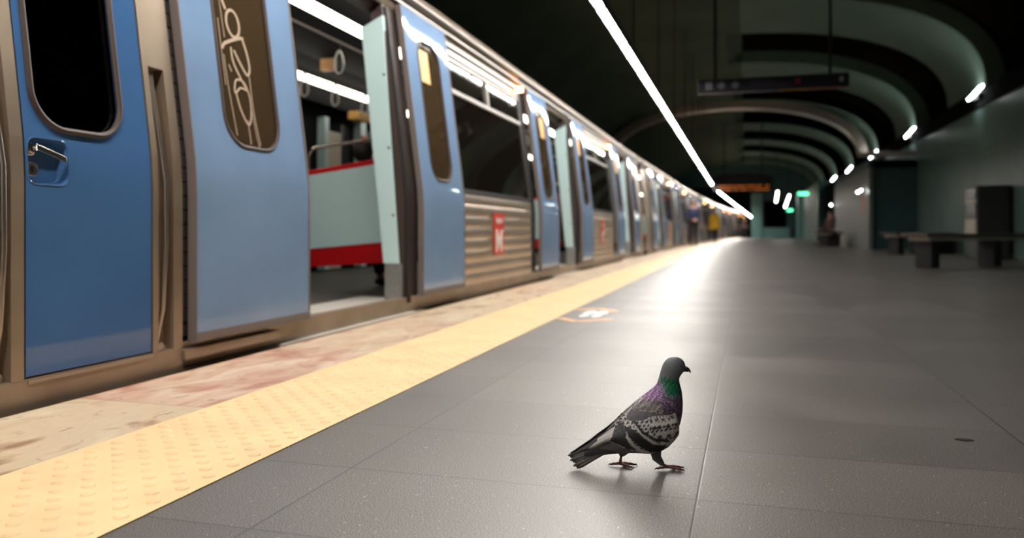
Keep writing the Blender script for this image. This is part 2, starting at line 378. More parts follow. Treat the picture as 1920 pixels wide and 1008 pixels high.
# ------------------------------------------------------------------ lights of the platform
LED_Z = 2.93
def led_x(y): return -1.465 - .006 * (y - 5) if y < 44 else -1.70 + .0265 * (y - 46.5)
def tube_light(y0, y1, hang, lab, grp):
    xa, xb = led_x(y0), led_x(y1); t = empty('tube_light', (xa, y0, LED_Z), math.atan2(-(xb - xa), (y1 - y0)), lab, 'ceiling light', grp)
    L_ = math.hypot(xb - xa, y1 - y0)
    MB().tube([(0, .035, 0), (0, L_ - .035, 0)], .030, 10).build('light_tube', M['led'], t, smooth=True)
    MB().box(-.055, .055, 0, L_, .032, .10).box(-.055, -.050, 0, L_, -.018, .04).box(.050, .055, 0, L_, -.034, .04).build('housing', M['dark'], t)  # side skirts added to keep tube light off right wall and vault
    for yy in (.018, L_ - .018): MB().cyl((0, yy - .018, 0), (0, yy + .018, 0), .040).build('end_cap', M['dark_gloss'], t)
    if hang:
        MB().cyl((0, L_ / 2, .1), (0, L_ / 2, 3.0), .012, 8).build('hanger_rod', M['dark'], t)
    return t
k = 0
y = 8.44 - 1.75 * 7
while y < 40:
    tube_light(y, y + 1.74, k % 2 == 0, 'glowing white tube light in the long row hung above the yellow strip', 'tube lights in the long near row'); y += 1.75; k += 1
y = 46.8; k = 0
while y < 143:
    tube_light(y, y + 3.87, False, 'glowing white tube light in the far row past the gap', 'tube lights in the far row'); y += 3.9
for i, y in enumerate((20.0, 27.5, 35.0, 43.0, 50.5)):
    lab = ['nearest and largest wall lamp on ledge above teal wall', 'second wall lamp along the right ledge', 'third wall lamp on ledge over stair block', 'fourth wall lamp along the right ledge, near green exit sign', 'farthest wall lamp on the right ledge'][i]
    t = empty('wall_lamp', (WX + .17, y + .1, 3.53), 0, lab, 'wall lamp', 'wall lamps on the right ledge')
    b = MB(); b.hexa([(-.26, -.26, -.04), (-.26, .26, -.04), (-.04, .26, .10), (-.04, -.26, .10)], [(-.30, -.26, .03), (-.30, .26, .03), (-.09, .26, .17), (-.09, -.26, .17)]); b.build('housing', M['dark'], t)
    n = Vector((.54, 0, -.84)).normalized()
    b = MB(); P = [(-.36, -.19, -.03), (-.36, .19, -.03), (-.13, .19, .24), (-.13, -.19, .24)]
    b.hexa(P, [(p[0] - .02, p[1], p[2] + .035) for p in P]); b.build('diffuser', M['lamp'], t)
    MB().box(-.06, .0, -.04, .04, -.1, .1).build('bracket', M['dark'], t)

# ------------------------------------------------------------------ train
def lean(z):
    if z < .7: return 0.0
    if z < .9: return -.13 * (z - .7) ** 2 / .4
    return -.13 * (z - .8)
def TP(x, y, z): return (x + lean(z), y, z)
def rrect(s0, s1, z0, z1, r, n=8):
    pts = []
    for cx, cz, a0 in ((s1 - r, z1 - r, 0), (s0 + r, z1 - r, 90), (s0 + r, z0 + r, 180), (s1 - r, z0 + r, 270)):
        for k in range(n + 1): a = R(a0 + 90 * k / n); pts.append((cx + r * math.cos(a), cz + r * math.sin(a)))
    return pts
def holed(b, s0, s1, z0, z1, hole, off, th, k=5):
    cs, cz = sum(p[0] for p in hole) / len(hole), sum(p[1] for p in hole) / len(hole)
    outer = []
    for p in hole:
        dx, dz = p[0] - cs, p[1] - cz; m = []
        if abs(dx) > 1e-9: m.append(((s1 if dx > 0 else s0) - cs) / dx)
        if abs(dz) > 1e-9: m.append(((z1 if dz > 0 else z0) - cz) / dz)
        t = min(m); outer.append([cs + dx * t, cz + dz * t])
    for c in ((s0, z0), (s0, z1), (s1, z0), (s1, z1)):
        j = min(range(len(outer)), key=lambda i: (outer[i][0] - c[0]) ** 2 + (outer[i][1] - c[1]) ** 2); outer[j] = list(c)
    n = len(hole)
    F_, B_ = [], []
    for q in range(k + 1):
        t = q / k
        ring = [(h[0] + (o_[0] - h[0]) * t, h[1] + (o_[1] - h[1]) * t) for h, o_ in zip(hole, outer)]
        F_.append([b.pt((off, s_, z_)) for s_, z_ in ring]); B_.append([b.pt((off - th, s_, z_)) for s_, z_ in ring])
    for q in range(k):
        for j in range(n):
            jj = (j + 1) % n
            b.face((F_[q][j], F_[q][jj], F_[q + 1][jj], F_[q + 1][j])); b.face((B_[q][j], B_[q + 1][j], B_[q + 1][jj], B_[q][jj]))
    for j in range(n):
        jj = (j + 1) % n
        b.face((F_[0][j], B_[0][j], B_[0][jj], F_[0][jj])); b.face((F_[k][j], F_[k][jj], B_[k][jj], B_[k][j]))
def plate(hole, off, th, b=None):
    b = b or MB(TP); cs = sum(p[0] for p in hole) / len(hole)
    zs = sorted(set(round(p[1], 4) for p in hole)); n = len(hole)
    A = [b.pt((off, *p)) for p in hole]; B = [b.pt((off - th, *p)) for p in hole]
    b.face(A); b.face(B[::-1])
    for j in range(n): b.face((A[j], B[j], B[(j + 1) % n], A[(j + 1) % n]))
    return b
def loop_tube(loop, off, r): return MB().tube([TP(off, p[0], p[1]) for p in loop], r, 8, closed=True)

def door_leaf(car, s0, s1, name, label, sticker=None, near=False):
    w0 = (s0 + s1) / 2
    hole = rrect(w0 - .215, w0 + .215, .93, 1.97, .14, 10)
    b = MB(TP); holed(b, s0, s1, .78, 2.16, hole, .05, .035); b.box(.015, .05, s0, s1, .13, .78, 6)
    lf = b.build(name, M['blue'], car, smooth=30, label=label)
    MB(TP).box(.010, .056, s0, s1, .10, .135).box(.012, .054, s0 - .004, s0 + .003, .10, 2.16, 14).box(.012, .054, s1 - .003, s1 + .005, .10, 2.16, 14).build('leaf_edging', M['edge'], lf, smooth=30)
    loop_tube(hole, .048, .011 if not near else .009).build('window_seal', M['brown'], lf, smooth=True)
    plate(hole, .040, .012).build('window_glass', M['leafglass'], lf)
    if sticker is not None:
        a = w0 + sticker
        MB(TP).box(.041, .043, a, a + .20, 1.66, 1.90).build('yellow_notice', M['sticker'], lf, label='yellow paper notice')
    return lf

def text_mesh(body, size, name):
    cu = bpy.data.curves.new(name, 'FONT'); cu.body = body; cu.size = size; cu.extrude = .001; cu.align_x = 'CENTER'; cu.align_y = 'CENTER'; cu.offset = size * .015
    o = bpy.data.objects.new(name, cu); C.objects.link(o)
    bpy.context.view_layer.update()
    me = bpy.data.meshes.new_from_object(o.evaluated_get(bpy.context.evaluated_depsgraph_get())); bpy.data.objects.remove(o)
    return me
LET_M = text_mesh('M', .30, 'letter'); LET_W = text_mesh('METRO', .062, 'letter')
for me in (LET_M, LET_W): me.materials.append(M['white'])

def seat_block(car, x0, x1, y, parent_label=None):
    s_ = MB().box(x0, x1, y, y + .08, .45, 1.0).build('seat_back', M['seatblue'], car, bevel=.015)
    MB().box(x0, x1, y, y + .45, .40, .47).build('cushion', M['seatblue'], s_, bevel=.015)
    return s_

def build_car(first):
    L0, L1 = 1.72, 19.1
    car = empty('train_car', (0, 0, 0)); D = []
    cs = [4.41, 10.36, 16.31]
    # body shell parts (local x: 0 outer side plane, negative into the train)
    b = MB(TP).box(-.06, .0, L0, L1, -.10, .10, 1)
    b.box(-.10, -.03, L0, L1, -1.0, -.08); b.build('underskirt', M['frame_steel'], car)
    MB().box(-2.68, -.02, L0, L1, -.05, .075).build('car_floor', M['saloon_floor'], car)
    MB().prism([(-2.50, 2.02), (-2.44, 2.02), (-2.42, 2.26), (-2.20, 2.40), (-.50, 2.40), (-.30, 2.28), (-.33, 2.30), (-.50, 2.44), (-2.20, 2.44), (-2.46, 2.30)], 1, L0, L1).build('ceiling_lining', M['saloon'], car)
    # roof
    prof = [(-.16, 2.14), (-.155, 2.24), (-.20, 2.36), (-.45, 2.55), (-1.35, 2.66), (-2.25, 2.55), (-2.52, 2.30), (-2.56, 2.1)]
    prof2 = [(x * .985 - .02, z - .03) for x, z in prof]
    b = MB(); b.prism([(x, z) for x, z in prof] + prof2[::-1], 1, L0, L1); b.build('roof', M['frame_steel'], car, smooth=35)
    b = MB(); b.tube([(-.125, L0, 2.235), (-.125, L1, 2.235)], .034, 12); b.box(-.2, -.13, L0, L1, 2.17, 2.21); b.build('roof_gutter', M['rail'], car, smooth=True)
    far = MB(); 
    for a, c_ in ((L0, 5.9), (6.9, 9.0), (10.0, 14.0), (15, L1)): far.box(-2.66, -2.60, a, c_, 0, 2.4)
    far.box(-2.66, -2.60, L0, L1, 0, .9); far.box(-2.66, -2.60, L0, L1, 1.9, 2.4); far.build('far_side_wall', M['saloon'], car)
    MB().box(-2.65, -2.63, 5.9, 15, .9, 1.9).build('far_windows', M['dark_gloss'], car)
    MB().box(-2.6, -2.52, 8.55, 8.85, .1, 1.75).box(-2.6, -2.52, 10.1, 10.4, .1, 1.8).build('far_door_panel', M['beige'], car)
    MB().box(-2.6, -2.5, 9.35, 9.5, .1, 2.0).box(-2.6, -2.5, 8.42, 8.52, .1, 1.9).build('far_door_post', M['cyan'], car)
    MB().box(-2.51, -2.50, 8.64, 8.72, 1.05, 1.30).box(-2.50, -2.49, 9.36, 9.49, 1.15, 1.45).build('yellow_notice', M['sticker'], car)
    MB().box(-2.50, -2.49, 9.36, 9.49, 1.6, 1.78).build('red_notice', M['redmark'], car)
    MB().box(-2.45, -2.3, 8.9, 9.25, 1.93, 2.03).build('yellow_notice', M['sticker'], car)
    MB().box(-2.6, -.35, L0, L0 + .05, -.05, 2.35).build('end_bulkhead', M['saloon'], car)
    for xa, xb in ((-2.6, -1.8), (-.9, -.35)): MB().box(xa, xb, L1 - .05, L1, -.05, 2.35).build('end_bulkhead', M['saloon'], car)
    for x in (-.84, -2.30):
        MB().box(x - .035, x + .035, 3.0 if first else L0 + .5, L1 - .4, 2.17, 2.23).build('cabin_light', M['cabin'], car)
    if first:
        MB().box(-2.6, -.1, 2.72, 2.78, 0, 2.4).build('cab_partition', M['saloon'], car)
    # panels between doors
    for k in range(3):
        s0 = cs[k] + 1.69; s1 = (cs[k + 1] - 1.93) if k < 2 else L1 - .05
        if k == 2: s0, s1 = cs[2] + 1.69, L1 - .05
        wid = s1 - s0
        n = 150; z0, z1 = .09, .875; b = MB(TP); ra, rb = [], []
        for q in range(n + 1):
            z = z0 + (z1 - z0) * q / n; t = ((z - z0) / .098) % 1
            off = -.010 + .012 * (abs(math.sin(pi * t)) ** .45) 
            ra.append([(off, s0, z), (off, s1, z)])
        b.loft(ra, closed=False, cap=False)
        b.build('corrugated_panel', M['side_steel'], car, smooth=30)
        if wid > 1.5:
            wn = MB(TP); zt = 2.04
            b = MB(TP); wz = [.90, 1.70, 1.735, 1.99]
            fr = MB(TP); a0, a1 = s0 + .03, s1 - .05
            fr.box(-.03, .004, a0 - .04, a1 + .04, .87, .905).box(-.03, .004, a0 - .04, a1 + .04, 1.99, 2.03).box(-.03, .004, a0 - .04, a0, .9, 2.0, 8).box(-.03, .004, a1, a1 + .04, .9, 2.0, 8)
            f_ = fr.build('window_frame', M['rubber'], car)
            MB(TP).box(-.02, .012, a0, a1, 1.700, 1.735).box(-.02, .010, (a0 + a1) / 2 - .018, (a0 + a1) / 2 + .018, 1.735, 1.99, 2).box(-.02, .012, a0, a1, 1.975, 1.995).build('transom', M['rail'], f_)
            MB(TP).box(-.018, -.010, a0, a1, .90, 1.99, 8).build('window_glass', M['glass'], f_)
            if True:
                mid = s0 + .47 * wid
                lg = MB(TP).box(.004, .008, mid - .16, mid + .16, .335, .72).build('operator_logo', M['redmark'], car, label='red plate with white letters METRO and M')
                for me, z, sc in ((LET_M, .45, 1), (LET_W, .645, 1)):
                    q = bpy.data.objects.new('lettering', me); C.objects.link(q); q.parent = lg
                    q.matrix_local = Matrix.Translation((.0095, mid, z)) @ Matrix(((0, 0, 1, 0), (1, 0, 0, 0), (0, 1, 0, 0), (0, 0, 0, 1)))
        else:
            MB(TP).box(-.03, .003, s0, s1, .875, 2.05, 10).build('end_panel', M['side_steel'], car)
        MB(TP).box(-.03, .0, s0, s1, 2.035, 2.075).box(-.02, .012, s0, s1, 2.10, 2.13).build('upper_rail', M['rail'], car)
        if k < 2: MB(TP).box(-.06, -.02, s1, s1 + .26, .09, 2.1, 12).build('door_pocket', M['rubber'], car)
    if not first:
        MB(TP).box(-.03, .0, L0, cs[0] - 1.7, .09, 2.1, 14).build('end_panel', M['side_steel'], car)
    # doors
    for k, c_ in enumerate(cs):
        a0, a1 = c_ - .66, c_ + .60
        b = MB(TP).box(-.10, .0, a0 - 1.05, a1 + 1.06, 2.12, 2.17); b.box(-.10, -.01, a1, a1 + .23, .08, 2.12, 14).box(-.10, -.01, a0 - .2, a0, .08, 2.12, 14)
        b.build('door_frame', M['brown'], car)
        MB(TP).box(-.085, .012, a1 + .03, a1 + .085, .06, 2.1, 14).build('door_seal', M['rubber'], car, bevel=.01)
        MB().cyl((-.30, a0 - .1, 2.13), (-.30, a1 + .1, 2.13), .055, 14).build('door_mechanism', M['grey_rubber'], car, smooth=True)
        MB().box(-.42, -.02, a0 - .25, a1 + .20, .04, .085).build('door_sill', M['sill'], car)
        st_ = MB().box(.0, .055, a0 - .35, a1 + .25, -.06, -.002).build('step_edge', M['frame_steel'], car, bevel=.006); MB().box(.006, .046, a0 - .33, a1 + .1, -.003, .001).build('step_tread', M['sill'], st_)
        # jamb screens inside the opening
        for side, yy in ((1, a1 - .01), (-1, a0 - .03)):
            b = MB().hexa([(-.04, yy, .33), (-.158, yy, .33), (-.158, yy + .04, .33), (-.04, yy + .04, .33)], [(-.164, yy, 2.03), (-.325, yy, 1.95), (-.325, yy + .04, 1.95), (-.164, yy + .04, 2.03)])
            jp = b.build('jamb_screen', M['cyan'], car, bevel=.004, label='pale cyan screen panel beside open door')
            MB().box(-.145, -.02, yy - .004, yy + .04, .08, .33).build('kick_plate', M['kick'], jp)
            for z in (.66, 1.12, 1.62): MB().cyl((-.06 - .12 * (z - .33) / 1.7, yy - .008, z), (-.06 - .12 * (z - .33) / 1.7, yy + .002, z), .008, 8).build('screw', M['dark'], jp)
        # leaves slid outside the body
        door_leaf(car, c_ - 1.64, c_ - .75, 'door_leaf', 'light blue sliding door leaf', None if (first and k == 0) else .0, near=(first and k == 0))
        door_leaf(car, c_ + .80, c_ + 1.68, 'door_leaf', 'light blue sliding door leaf', -.20)
        # seat screen with red border behind the door
        yy = a1 + .42
        po = [(-.97 - .03, .36), (-.36, .36 + .05), (-.40, 1.085), (-.99, 1.0)]
        pn = MB().prism([(-1.03, .37), (-.33, .43), (-.33, 1.10), (-1.02, 1.01)], 1, yy, yy + .04).build('seat_screen', M['red'], car, bevel=.006, label='red edged pale cyan screen at seat end')
        MB().prism([(-.985, .415), (-.37, .47), (-.37, 1.055), (-.98, .975)], 1, yy - .006, yy + .002).build('screen_panel', M['cyan'], pn)
        MB().prism([(-.96, .28), (-.33, .32), (-.33, .43), (-.96, .38)], 1, yy + .0, yy + .3).build('seat_box', M['red'], pn)
        MB().tube([(-.99, yy + .02, 1.0), (-.99, yy + .02, 1.12), (-.975, yy + .02, 1.165), (-.93, yy + .02, 1.19), (-.34, yy + .02, 1.245)], .013, 10).build('grab_rail', M['chrome'], pn, smooth=True)
        seat_block(car, -1.0, -.35, yy + .35); seat_block(car, -2.5, -1.75, yy + .35)
    # hanging straps
    MB().cyl((-1.02, 3.2, 2.12), (-1.02, L1 - .5, 2.12), .014, 8).cyl((-2.0, 3.2, 2.17), (-2.0, L1 - .5, 2.17), .014, 8).build('strap_rail', M['grey_rubber'], car)
    for (x, s_, z) in [(-1.02, 5.99, 2.11), (-1.02, 6.9, 2.11), (-2.0, 7.11, 2.15), (-2.0, 7.74, 2.15), (-2.0, 8.45, 2.15), (-1.02, 12, 2.11), (-1.02, 13, 2.11), (-2.0, 13.1, 2.15)]:
        st = MB().box(x - .012, x + .012, s_ - .003, s_ + .003, z - .07, z + .01).build('hand_strap', M['rubber'], car)
        zc = z - .155
        MB().tube([(x + .052 * math.sin(t) * (1 - .45 * (1 + math.cos(t)) / 2), s_, zc + .095 * math.cos(t)) for t in [2 * pi * q / 20 for q in range(20)]], .0085, 8, closed=True).build('strap_loop', M['white'], st, smooth=True)
    MB().box(-2.1, -1.95, 7.6, 7.68, 2.26, 2.38).build('far_notice', M['orange_tape'], car)
    # amber door lamps
    for s_ in (8.42, 14.6):
        q = MB().cyl((-.10, s_, 2.10), (-.17, s_, 2.10), .03, 12).build('marker_lamp', M['amber'], car)
    # gangway bellows
    b = MB()
    if True:
        rr = []
        for q in range(15):
            y = L1 + .02 + q * .045; o_ = .05 if q % 2 else 0
            rr.append([(-.18 - o_, y, -.2), (-.26 - o_, y, 2.2 - o_), (-2.4 + o_, y, 2.2 - o_), (-2.5 + o_, y, -.2)])
        b.loft(rr); b.build('gangway_bellows', M['rubber'], car)
    if first: build_cab(car)
    return car

def build_cab(car):
    # frame of dusty steel with rounded posts and recessed grab rails
    fr = MB(TP)
    fr.box(-.05, .03, 1.60, 2.712, -.07, .085, 2)
    fr.box(-.05, .03, 2.545, 2.575, .08, 2.12, 16); fr.box(-.05, .03, 2.66, 2.712, .08, 2.12, 16); fr.box(-.05, .03, 2.57, 2.66, 1.19, 2.12, 8); fr.box(-.05, -.02, 2.57, 2.66, .08, 1.2, 8)
    fr.box(-.05, .03, 1.925, 1.972, .08, 2.12, 16); fr.box(-.05, .03, 1.60, 1.88, 1.19, 2.12, 8); fr.box(-.05, -.03, 1.86, 1.93, .08, 1.2, 8); fr.box(-.05, .03, 1.55, 1.80, .08, 1.2, 8)
    fr.box(-.05, .03, 1.95, 2.56, 1.93, 2.12, 2)
    fo = fr.build('cab_frame', M['frame_steel'], car, label='dusty brown steel frame around the cab door')
    for s_ in (2.612, 1.895):
        pts = [(.004, s_, 1.19), (.012, s_, 1.0), (.028, s_ + .004, .75), (.030, s_ + .004, .5), (.018, s_, .25), (-.012, s_ - .004, .10)]
        MB(TP).tube(pts, .0095, 10).build('grab_rail', M['bright'], fo, smooth=True)
        MB(TP).cyl((-.02, s_, .10), (.01, s_, .10), .018, 12).build('rail_foot', M['bright'], fo, smooth=True)
    MB(TP).box(.022, .034, 1.985, 2.54, .070, .080).build('sill_trim', M['bright'], fo)
    # leaf ventilation / ribs behind the open leaf
    b = MB(TP)
    for q in range(24):
        b.box(-.04, -.008, 2.712, 2.80, .12 + q * .058, .12 + q * .058 + .05)
    b.build('ribbed_pocket', M['grey_rubber'], car)
    MB(TP).box(-.09, -.04, 2.70, 3.72, .09, 2.12, 12).build('door_pocket', M['rubber'], car)
    MB(TP).box(-.03, .045, 2.712, 3.40, .03, .075).box(-.03, .03, 2.712, 3.40, -.07, .0).build('sill_rail', M['frame_steel'], car, bevel=.004)
    MB(TP).box(-.04, .0, 2.712, 2.80, 1.55, 2.12, 3).build('post_cover', M['frame_steel'], car)
    # blue cab door
    hole = rrect(2.020, 2.405, .885, 1.88, .125, 12); rec = rrect(1.990, 2.150, .700, .850, .032, 6)
    b = MB(TP); holed(b, 1.982, 2.540, .872, 1.925, hole, .026, .03); holed(b, 1.982, 2.175, .62, .872, rec, .026, .01); b.box(-.004, .026, 2.175, 2.540, .62, .872, 3); b.box(-.004, .026, 1.982, 2.540, .092, .62, 8)
    d = b.build('cab_door', M['cabblue'], car, smooth=30, label='deep blue hinged cab door with lever handle')
    b = MB(TP); n = len(rec); A = [b.pt((.026, *p)) for p in rec]; cx, cz = 2.07, .775
    B = [b.pt((-.012, cx + (p[0] - cx) * .86, cz + (p[1] - cz) * .86)) for p in rec]
    for j in range(n): b.face((A[j], A[(j + 1) % n], B[(j + 1) % n], B[j]))
    b.face(B); b.build('handle_recess', M['cabblue'], d, smooth=60, fix=False)
    loop_tube(rec, .026, .0022).build('recess_lip', M['cabblue'], d, smooth=True)
    loop_tube(hole, .028, .011).build('window_seal', M['brown'], d, smooth=True)
    plate(hole, .012, .006).build('window_glass', M['cabglass'], d)
    MB(TP).box(-.004, .024, 1.974, 1.983, .085, 1.93, 14).box(-.004, .024, 2.539, 2.547, .085, 1.93, 14).box(-.004, .022, 1.974, 2.547, .084, .093).build('door_gasket', M['rubber'], d)
    hd = MB(TP).tube([(.030, 2.012, .815), (.040, 2.016, .815)], .008, 12).build('lever_handle', M['chrome'], d, smooth=True)
    q0, q1 = (2.008, .824), (2.128, .787)
    MB(TP).hexa([(.030, q0[0], q0[1] - .012), (.030, q1[0], q1[1] - .010), (.041, q1[0], q1[1] - .010), (.041, q0[0], q0[1] - .012)], [(.030, q0[0] + .003, q0[1] + .006), (.030, q1[0] + .002, q1[1] + .008), (.041, q1[0] + .002, q1[1] + .008), (.041, q0[0] + .003, q0[1] + .006)]).build('lever', M['chrome'], hd, bevel=.0012)
    MB(TP).cyl((-.01, 2.010, .812), (.018, 2.010, .812), .021, 20).build('rose', M['chrome'], hd, smooth=True, bevel=.002)
    lk = MB(TP).cyl((-.01, 2.018, .748), (.014, 2.018, .748), .023, 20).build('lock', M['bright'], d, smooth=True, bevel=.002)
    MB(TP).box(.013, .016, 2.013, 2.021, .738, .757).build('keyhole', M['dark'], lk)
    MB(TP).box(-.10, -.05, 1.99, 2.44, 1.24, 1.33).build('reflection_bar', M['scratch_refl'], car)  # bar added to imitate a brown reflection in the cab glass
    MB().box(-.165, -.155, 2.36, 2.375, .95, 1.28).build('cab_inner_post', M['edge'], car)

car1 = build_car(True)
def place_car(o, off, extra=0):
    a, b_ = off + 1.72, off + 19.1
    xa, xb = bend(a) - 2.2, bend(b_) - 2.2
    ang = math.atan2(-(xb - xa), b_ - a)
    o.rotation_euler = (0, 0, ang)
    # point (0,1.72) local lands on (xa,a)
    p = Matrix.Rotation(ang, 3, 'Z') @ Vector((0, 1.72, 0))
    o.location = (xa - p.x, a - p.y, 0)
place_car(car1, 0)
tag(car1, 'nearest train car, with deep blue cab door and scratched door window', 'train car', 'cars of the standing metro train')
PRE = 'train_car'
car2 = build_car(False)
place_car(car2, 18.1); tag(car2, 'second train car, next beyond the nearest car with the cab door', 'train car', 'cars of the standing metro train')
labs = ['third train car, where the person in dark blue stands', 'fourth train car, beside the person in the yellow coat', 'farthest train car at the end of the platform']
for k in range(3):
    c_ = copy_tree(car2); place_car(c_, 18.1 * (k + 2)); tag(c_, labs[k], 'train car', 'cars of the standing metro train')

# scratched tag on the first door leaf window (strokes in leaf coordinates)
def stroke(pts, wd): return pts, wd
lw = None
for c_ in C.objects:
    if c_.parent == car1 and c_.name.startswith('door_leaf'): lw = c_; break
ST = [([(3.005, 1.62), (3.04, 1.66), (3.075, 1.70)], .012), ([(3.03, 1.72), (3.06, 1.62)], .012), ([(3.05, 1.68), (3.11, 1.555)], .014),
      ([(3.155 + .048 * math.cos(t), 1.50 + .062 * math.sin(t)) for t in [2 * pi * q / 16 for q in range(17)]], .013),
      ([(3.055, 1.365), (3.08, 1.395), (3.19, 1.44), (3.225, 1.445)], .015),
      ([(3.12, 1.385), (3.125, 1.32), (3.17, 1.25), (3.215, 1.20)], .011),
      ([(3.215, 1.445), (3.24, 1.38), (3.25, 1.31), (3.225, 1.275), (3.18, 1.32), (3.14, 1.375)], .013),
      ([(3.215, 1.20), (3.16, 1.205), (3.115, 1.175), (3.13, 1.235), (3.19, 1.235), (3.225, 1.17), (3.22, 1.08), (3.19, 1.04), (3.145, 1.10), (3.12, 1.18)], .010),
      ([(3.19, 1.06), (3.195, .95)], .006), ([(3.06, 1.34), (3.07, 1.18), (3.095, .98)], .005), ([(3.045, 1.5), (3.05, 1.2)], .004),
      ([(3.24, 1.27), (3.245, 1.1), (3.27, .95)], .005), ([(3.07, 1.60), (3.08, 1.42)], .004), ([(3.225, 1.15), (3.245, 1.0), (3.26, .94)], .004), ([(3.09, 1.30), (3.105, 1.27)], .006)]
b = MB(TP)
for pts, wd in ST:
    # catmull-rom smoothing
    q = []
    for i in range(len(pts) - 1):
        p0, p1, p2, p3 = pts[max(i - 1, 0)], pts[i], pts[i + 1], pts[min(i + 2, len(pts) - 1)]
        for s_ in range(4):
            t = s_ / 4
            q.append(tuple(.5 * (2 * p1[d] + (p2[d] - p0[d]) * t + (2 * p0[d] - 5 * p1[d] + 4 * p2[d] - p3[d]) * t * t + (3 * p1[d] - p0[d] - 3 * p2[d] + p3[d]) * t ** 3) for d in (0, 1)))
    q.append(pts[-1]); L_, R__ = [], []
    for i, p in enumerate(q):
        a_, c_ = q[max(i - 1, 0)], q[min(i + 1, len(q) - 1)]; dx, dz = c_[0] - a_[0], c_[1] - a_[1]; l = math.hypot(dx, dz) or 1
        L_.append((.0425, p[0] - dz / l * wd / 2, p[1] + dx / l * wd / 2)); R__.append((.0425, p[0] + dz / l * wd / 2, p[1] - dx / l * wd / 2))
    b.loft([[a_, c_, (c_[0] - .001, c_[1], c_[2]), (a_[0] - .001, a_[1], a_[2])] for a_, c_ in zip(L_, R__)])
b.build('scratched_graffiti', M['scratch_refl'], lw, label='pale scratched graffiti letters on the dark glass')

# ------------------------------------------------------------------ pigeon
PX = .00124
def pz(zx, zy): return ((zx / 3.8767 + 1030 - 1210) * PX, EYE - ((640 + zy / 3.8767) - HOR) * PX)
KP = PX / 3.8767
pig = empty('pigeon', (-.226, 1.872, 0), YAW, 'grey chequered pigeon walking on the granite platform floor', 'bird')
ST_ = [((893, 113), (935, 113), 20), ((868, 120), (958, 124), 42), ((842, 142), (978, 146), 58), ((824, 172), (987, 178), 66), ((812, 205), (982, 206), 67), ((804, 235), (962, 232), 64), ((797, 262), (946, 258), 62),
       ((788, 290), (943, 280), 64), ((775, 315), (950, 315), 72), ((735, 352), (960, 355), 88), ((690, 388), (966, 410), 108), ((645, 425), (968, 470), 126), ((600, 462), (962, 530), 138),
       ((560, 500), (945, 600), 148), ((525, 535), (910, 665), 150), ((492, 570), (860, 730), 146), ((460, 600), (795, 785), 134), ((425, 635), (700, 806), 112), ((395, 668), (580, 806), 88), ((360, 705), (480, 812), 62), ((330, 740), (400, 815), 42), ((300, 775), (330, 815), 22)]
def smooth_st(st, n=5):
    o_ = []
    for i in range(len(st) - 1):
        P_ = [st[max(i - 1, 0)], st[i], st[i + 1], st[min(i + 2, len(st) - 1)]]
        P_ = [(*a, *b_, c_) for a, b_, c_ in P_]
        for s_ in range(n):
            t = s_ / n
            v = [.5 * (2 * P_[1][d] + (P_[2][d] - P_[0][d]) * t + (2 * P_[0][d] - 5 * P_[1][d] + 4 * P_[2][d] - P_[3][d]) * t * t + (3 * P_[1][d] - P_[0][d] - 3 * P_[2][d] + P_[3][d]) * t ** 3) for d in range(5)]
            o_.append(((v[0], v[1]), (v[2], v[3]), v[4]))
    o_.append(st[-1]); return o_
def fbm(x, y): return (math.sin(x * 12.9 + 3 * math.sin(y * 7.1)) + math.sin(y * 15.3 + 2.3 * math.sin(x * 9.7)) + math.sin((x + y) * 23.1)) / 3
def scallop(zx, zy, sx, sy, ang):
    ca, sa = math.cos(ang), math.sin(ang); p = (zx * ca + zy * sa) / sx; q = (-zx * sa + zy * ca) / sy
    row = math.floor(p); q += .5 * (row % 2); fu = p - row; fv = q - math.floor(q) - .5
    edge = fu - (1 - (2 * fv) ** 2 * .75)      # >0 beyond the rounded tip
    return edge, fu, fv, (row * 7.13 + math.floor(q) * 3.71) % 1.0
def body_col(zx, zy):
    head = (.105, .112, .120); breast = (.085, .083, .090); belly = (.13, .125, .122)
    e_, fu, fv, rn = scallop(zx, zy, 15, 9, 1.95)
    k = .62 + .6 * fu + .25 * (rn - .5)
    d = (zy - 250) + (zx - 880) * -.12        # down the neck
    if d < -5: c_ = head; k = 1 + .12 * fbm(zx * .02, zy * .02)
    elif d < 260:
        green, purple = (.010, .14, .068), (.26, .14, .29)
        t = max(0, min(1, (835 - zx + .35 * (d - 60)) / 60)); t = max(t, max(0, min(1, (d - 110) / 60)))
        c_ = tuple(a * (1 - t) + b_ * t for a, b_ in zip(green, purple))
        fade = max(0, min(1, (d - 115) / 110)) if zx > 800 else max(0, min(1, (zy - 385) / 45)); c_ = tuple(a * (1 - fade) + b_ * fade for a, b_ in zip(c_, (.095, .07, .10) if zx > 800 else (.20, .18, .175)))
        s_ = max(0, min(1, (zx - 915) / 45)); c_ = tuple(a * (1 - s_ * .75) + .035 * s_ for a in c_)
        u = max(0, min(1, (d + 5) / 35)); c_ = tuple(h * (1 - u) + a * u for h, a in zip(head, c_)); k = (.18 + (1.5 if abs(fv) < .3 else .5) * fu) * u + 1 - u
        if rn > .7: k *= 1.3
        if rn < .25: k *= .55
    elif zy > 700: c_ = belly
    else: c_ = breast
    return tuple(max(0, min(1, a * k)) for a in c_)
def paint(o, fn):
    me = o.data; ca = me.color_attributes.new('Col', 'FLOAT_COLOR', 'POINT')
    for i, v in enumerate(me.vertices):
        zx = (v.co.x / PX + 180) * 3.8767; zy = ((EYE - v.co.z) / PX + HOR - 640) * 3.8767
        ca.data[i].color = (*fn(zx, zy), 1)
M['feather'] = vcol('pigeon_feathers', .62, .3, bump=.25, bscale=700)
M['sheen'] = vcol('pigeon_wing_feathers', .6, .3, bump=.2, bscale=900)
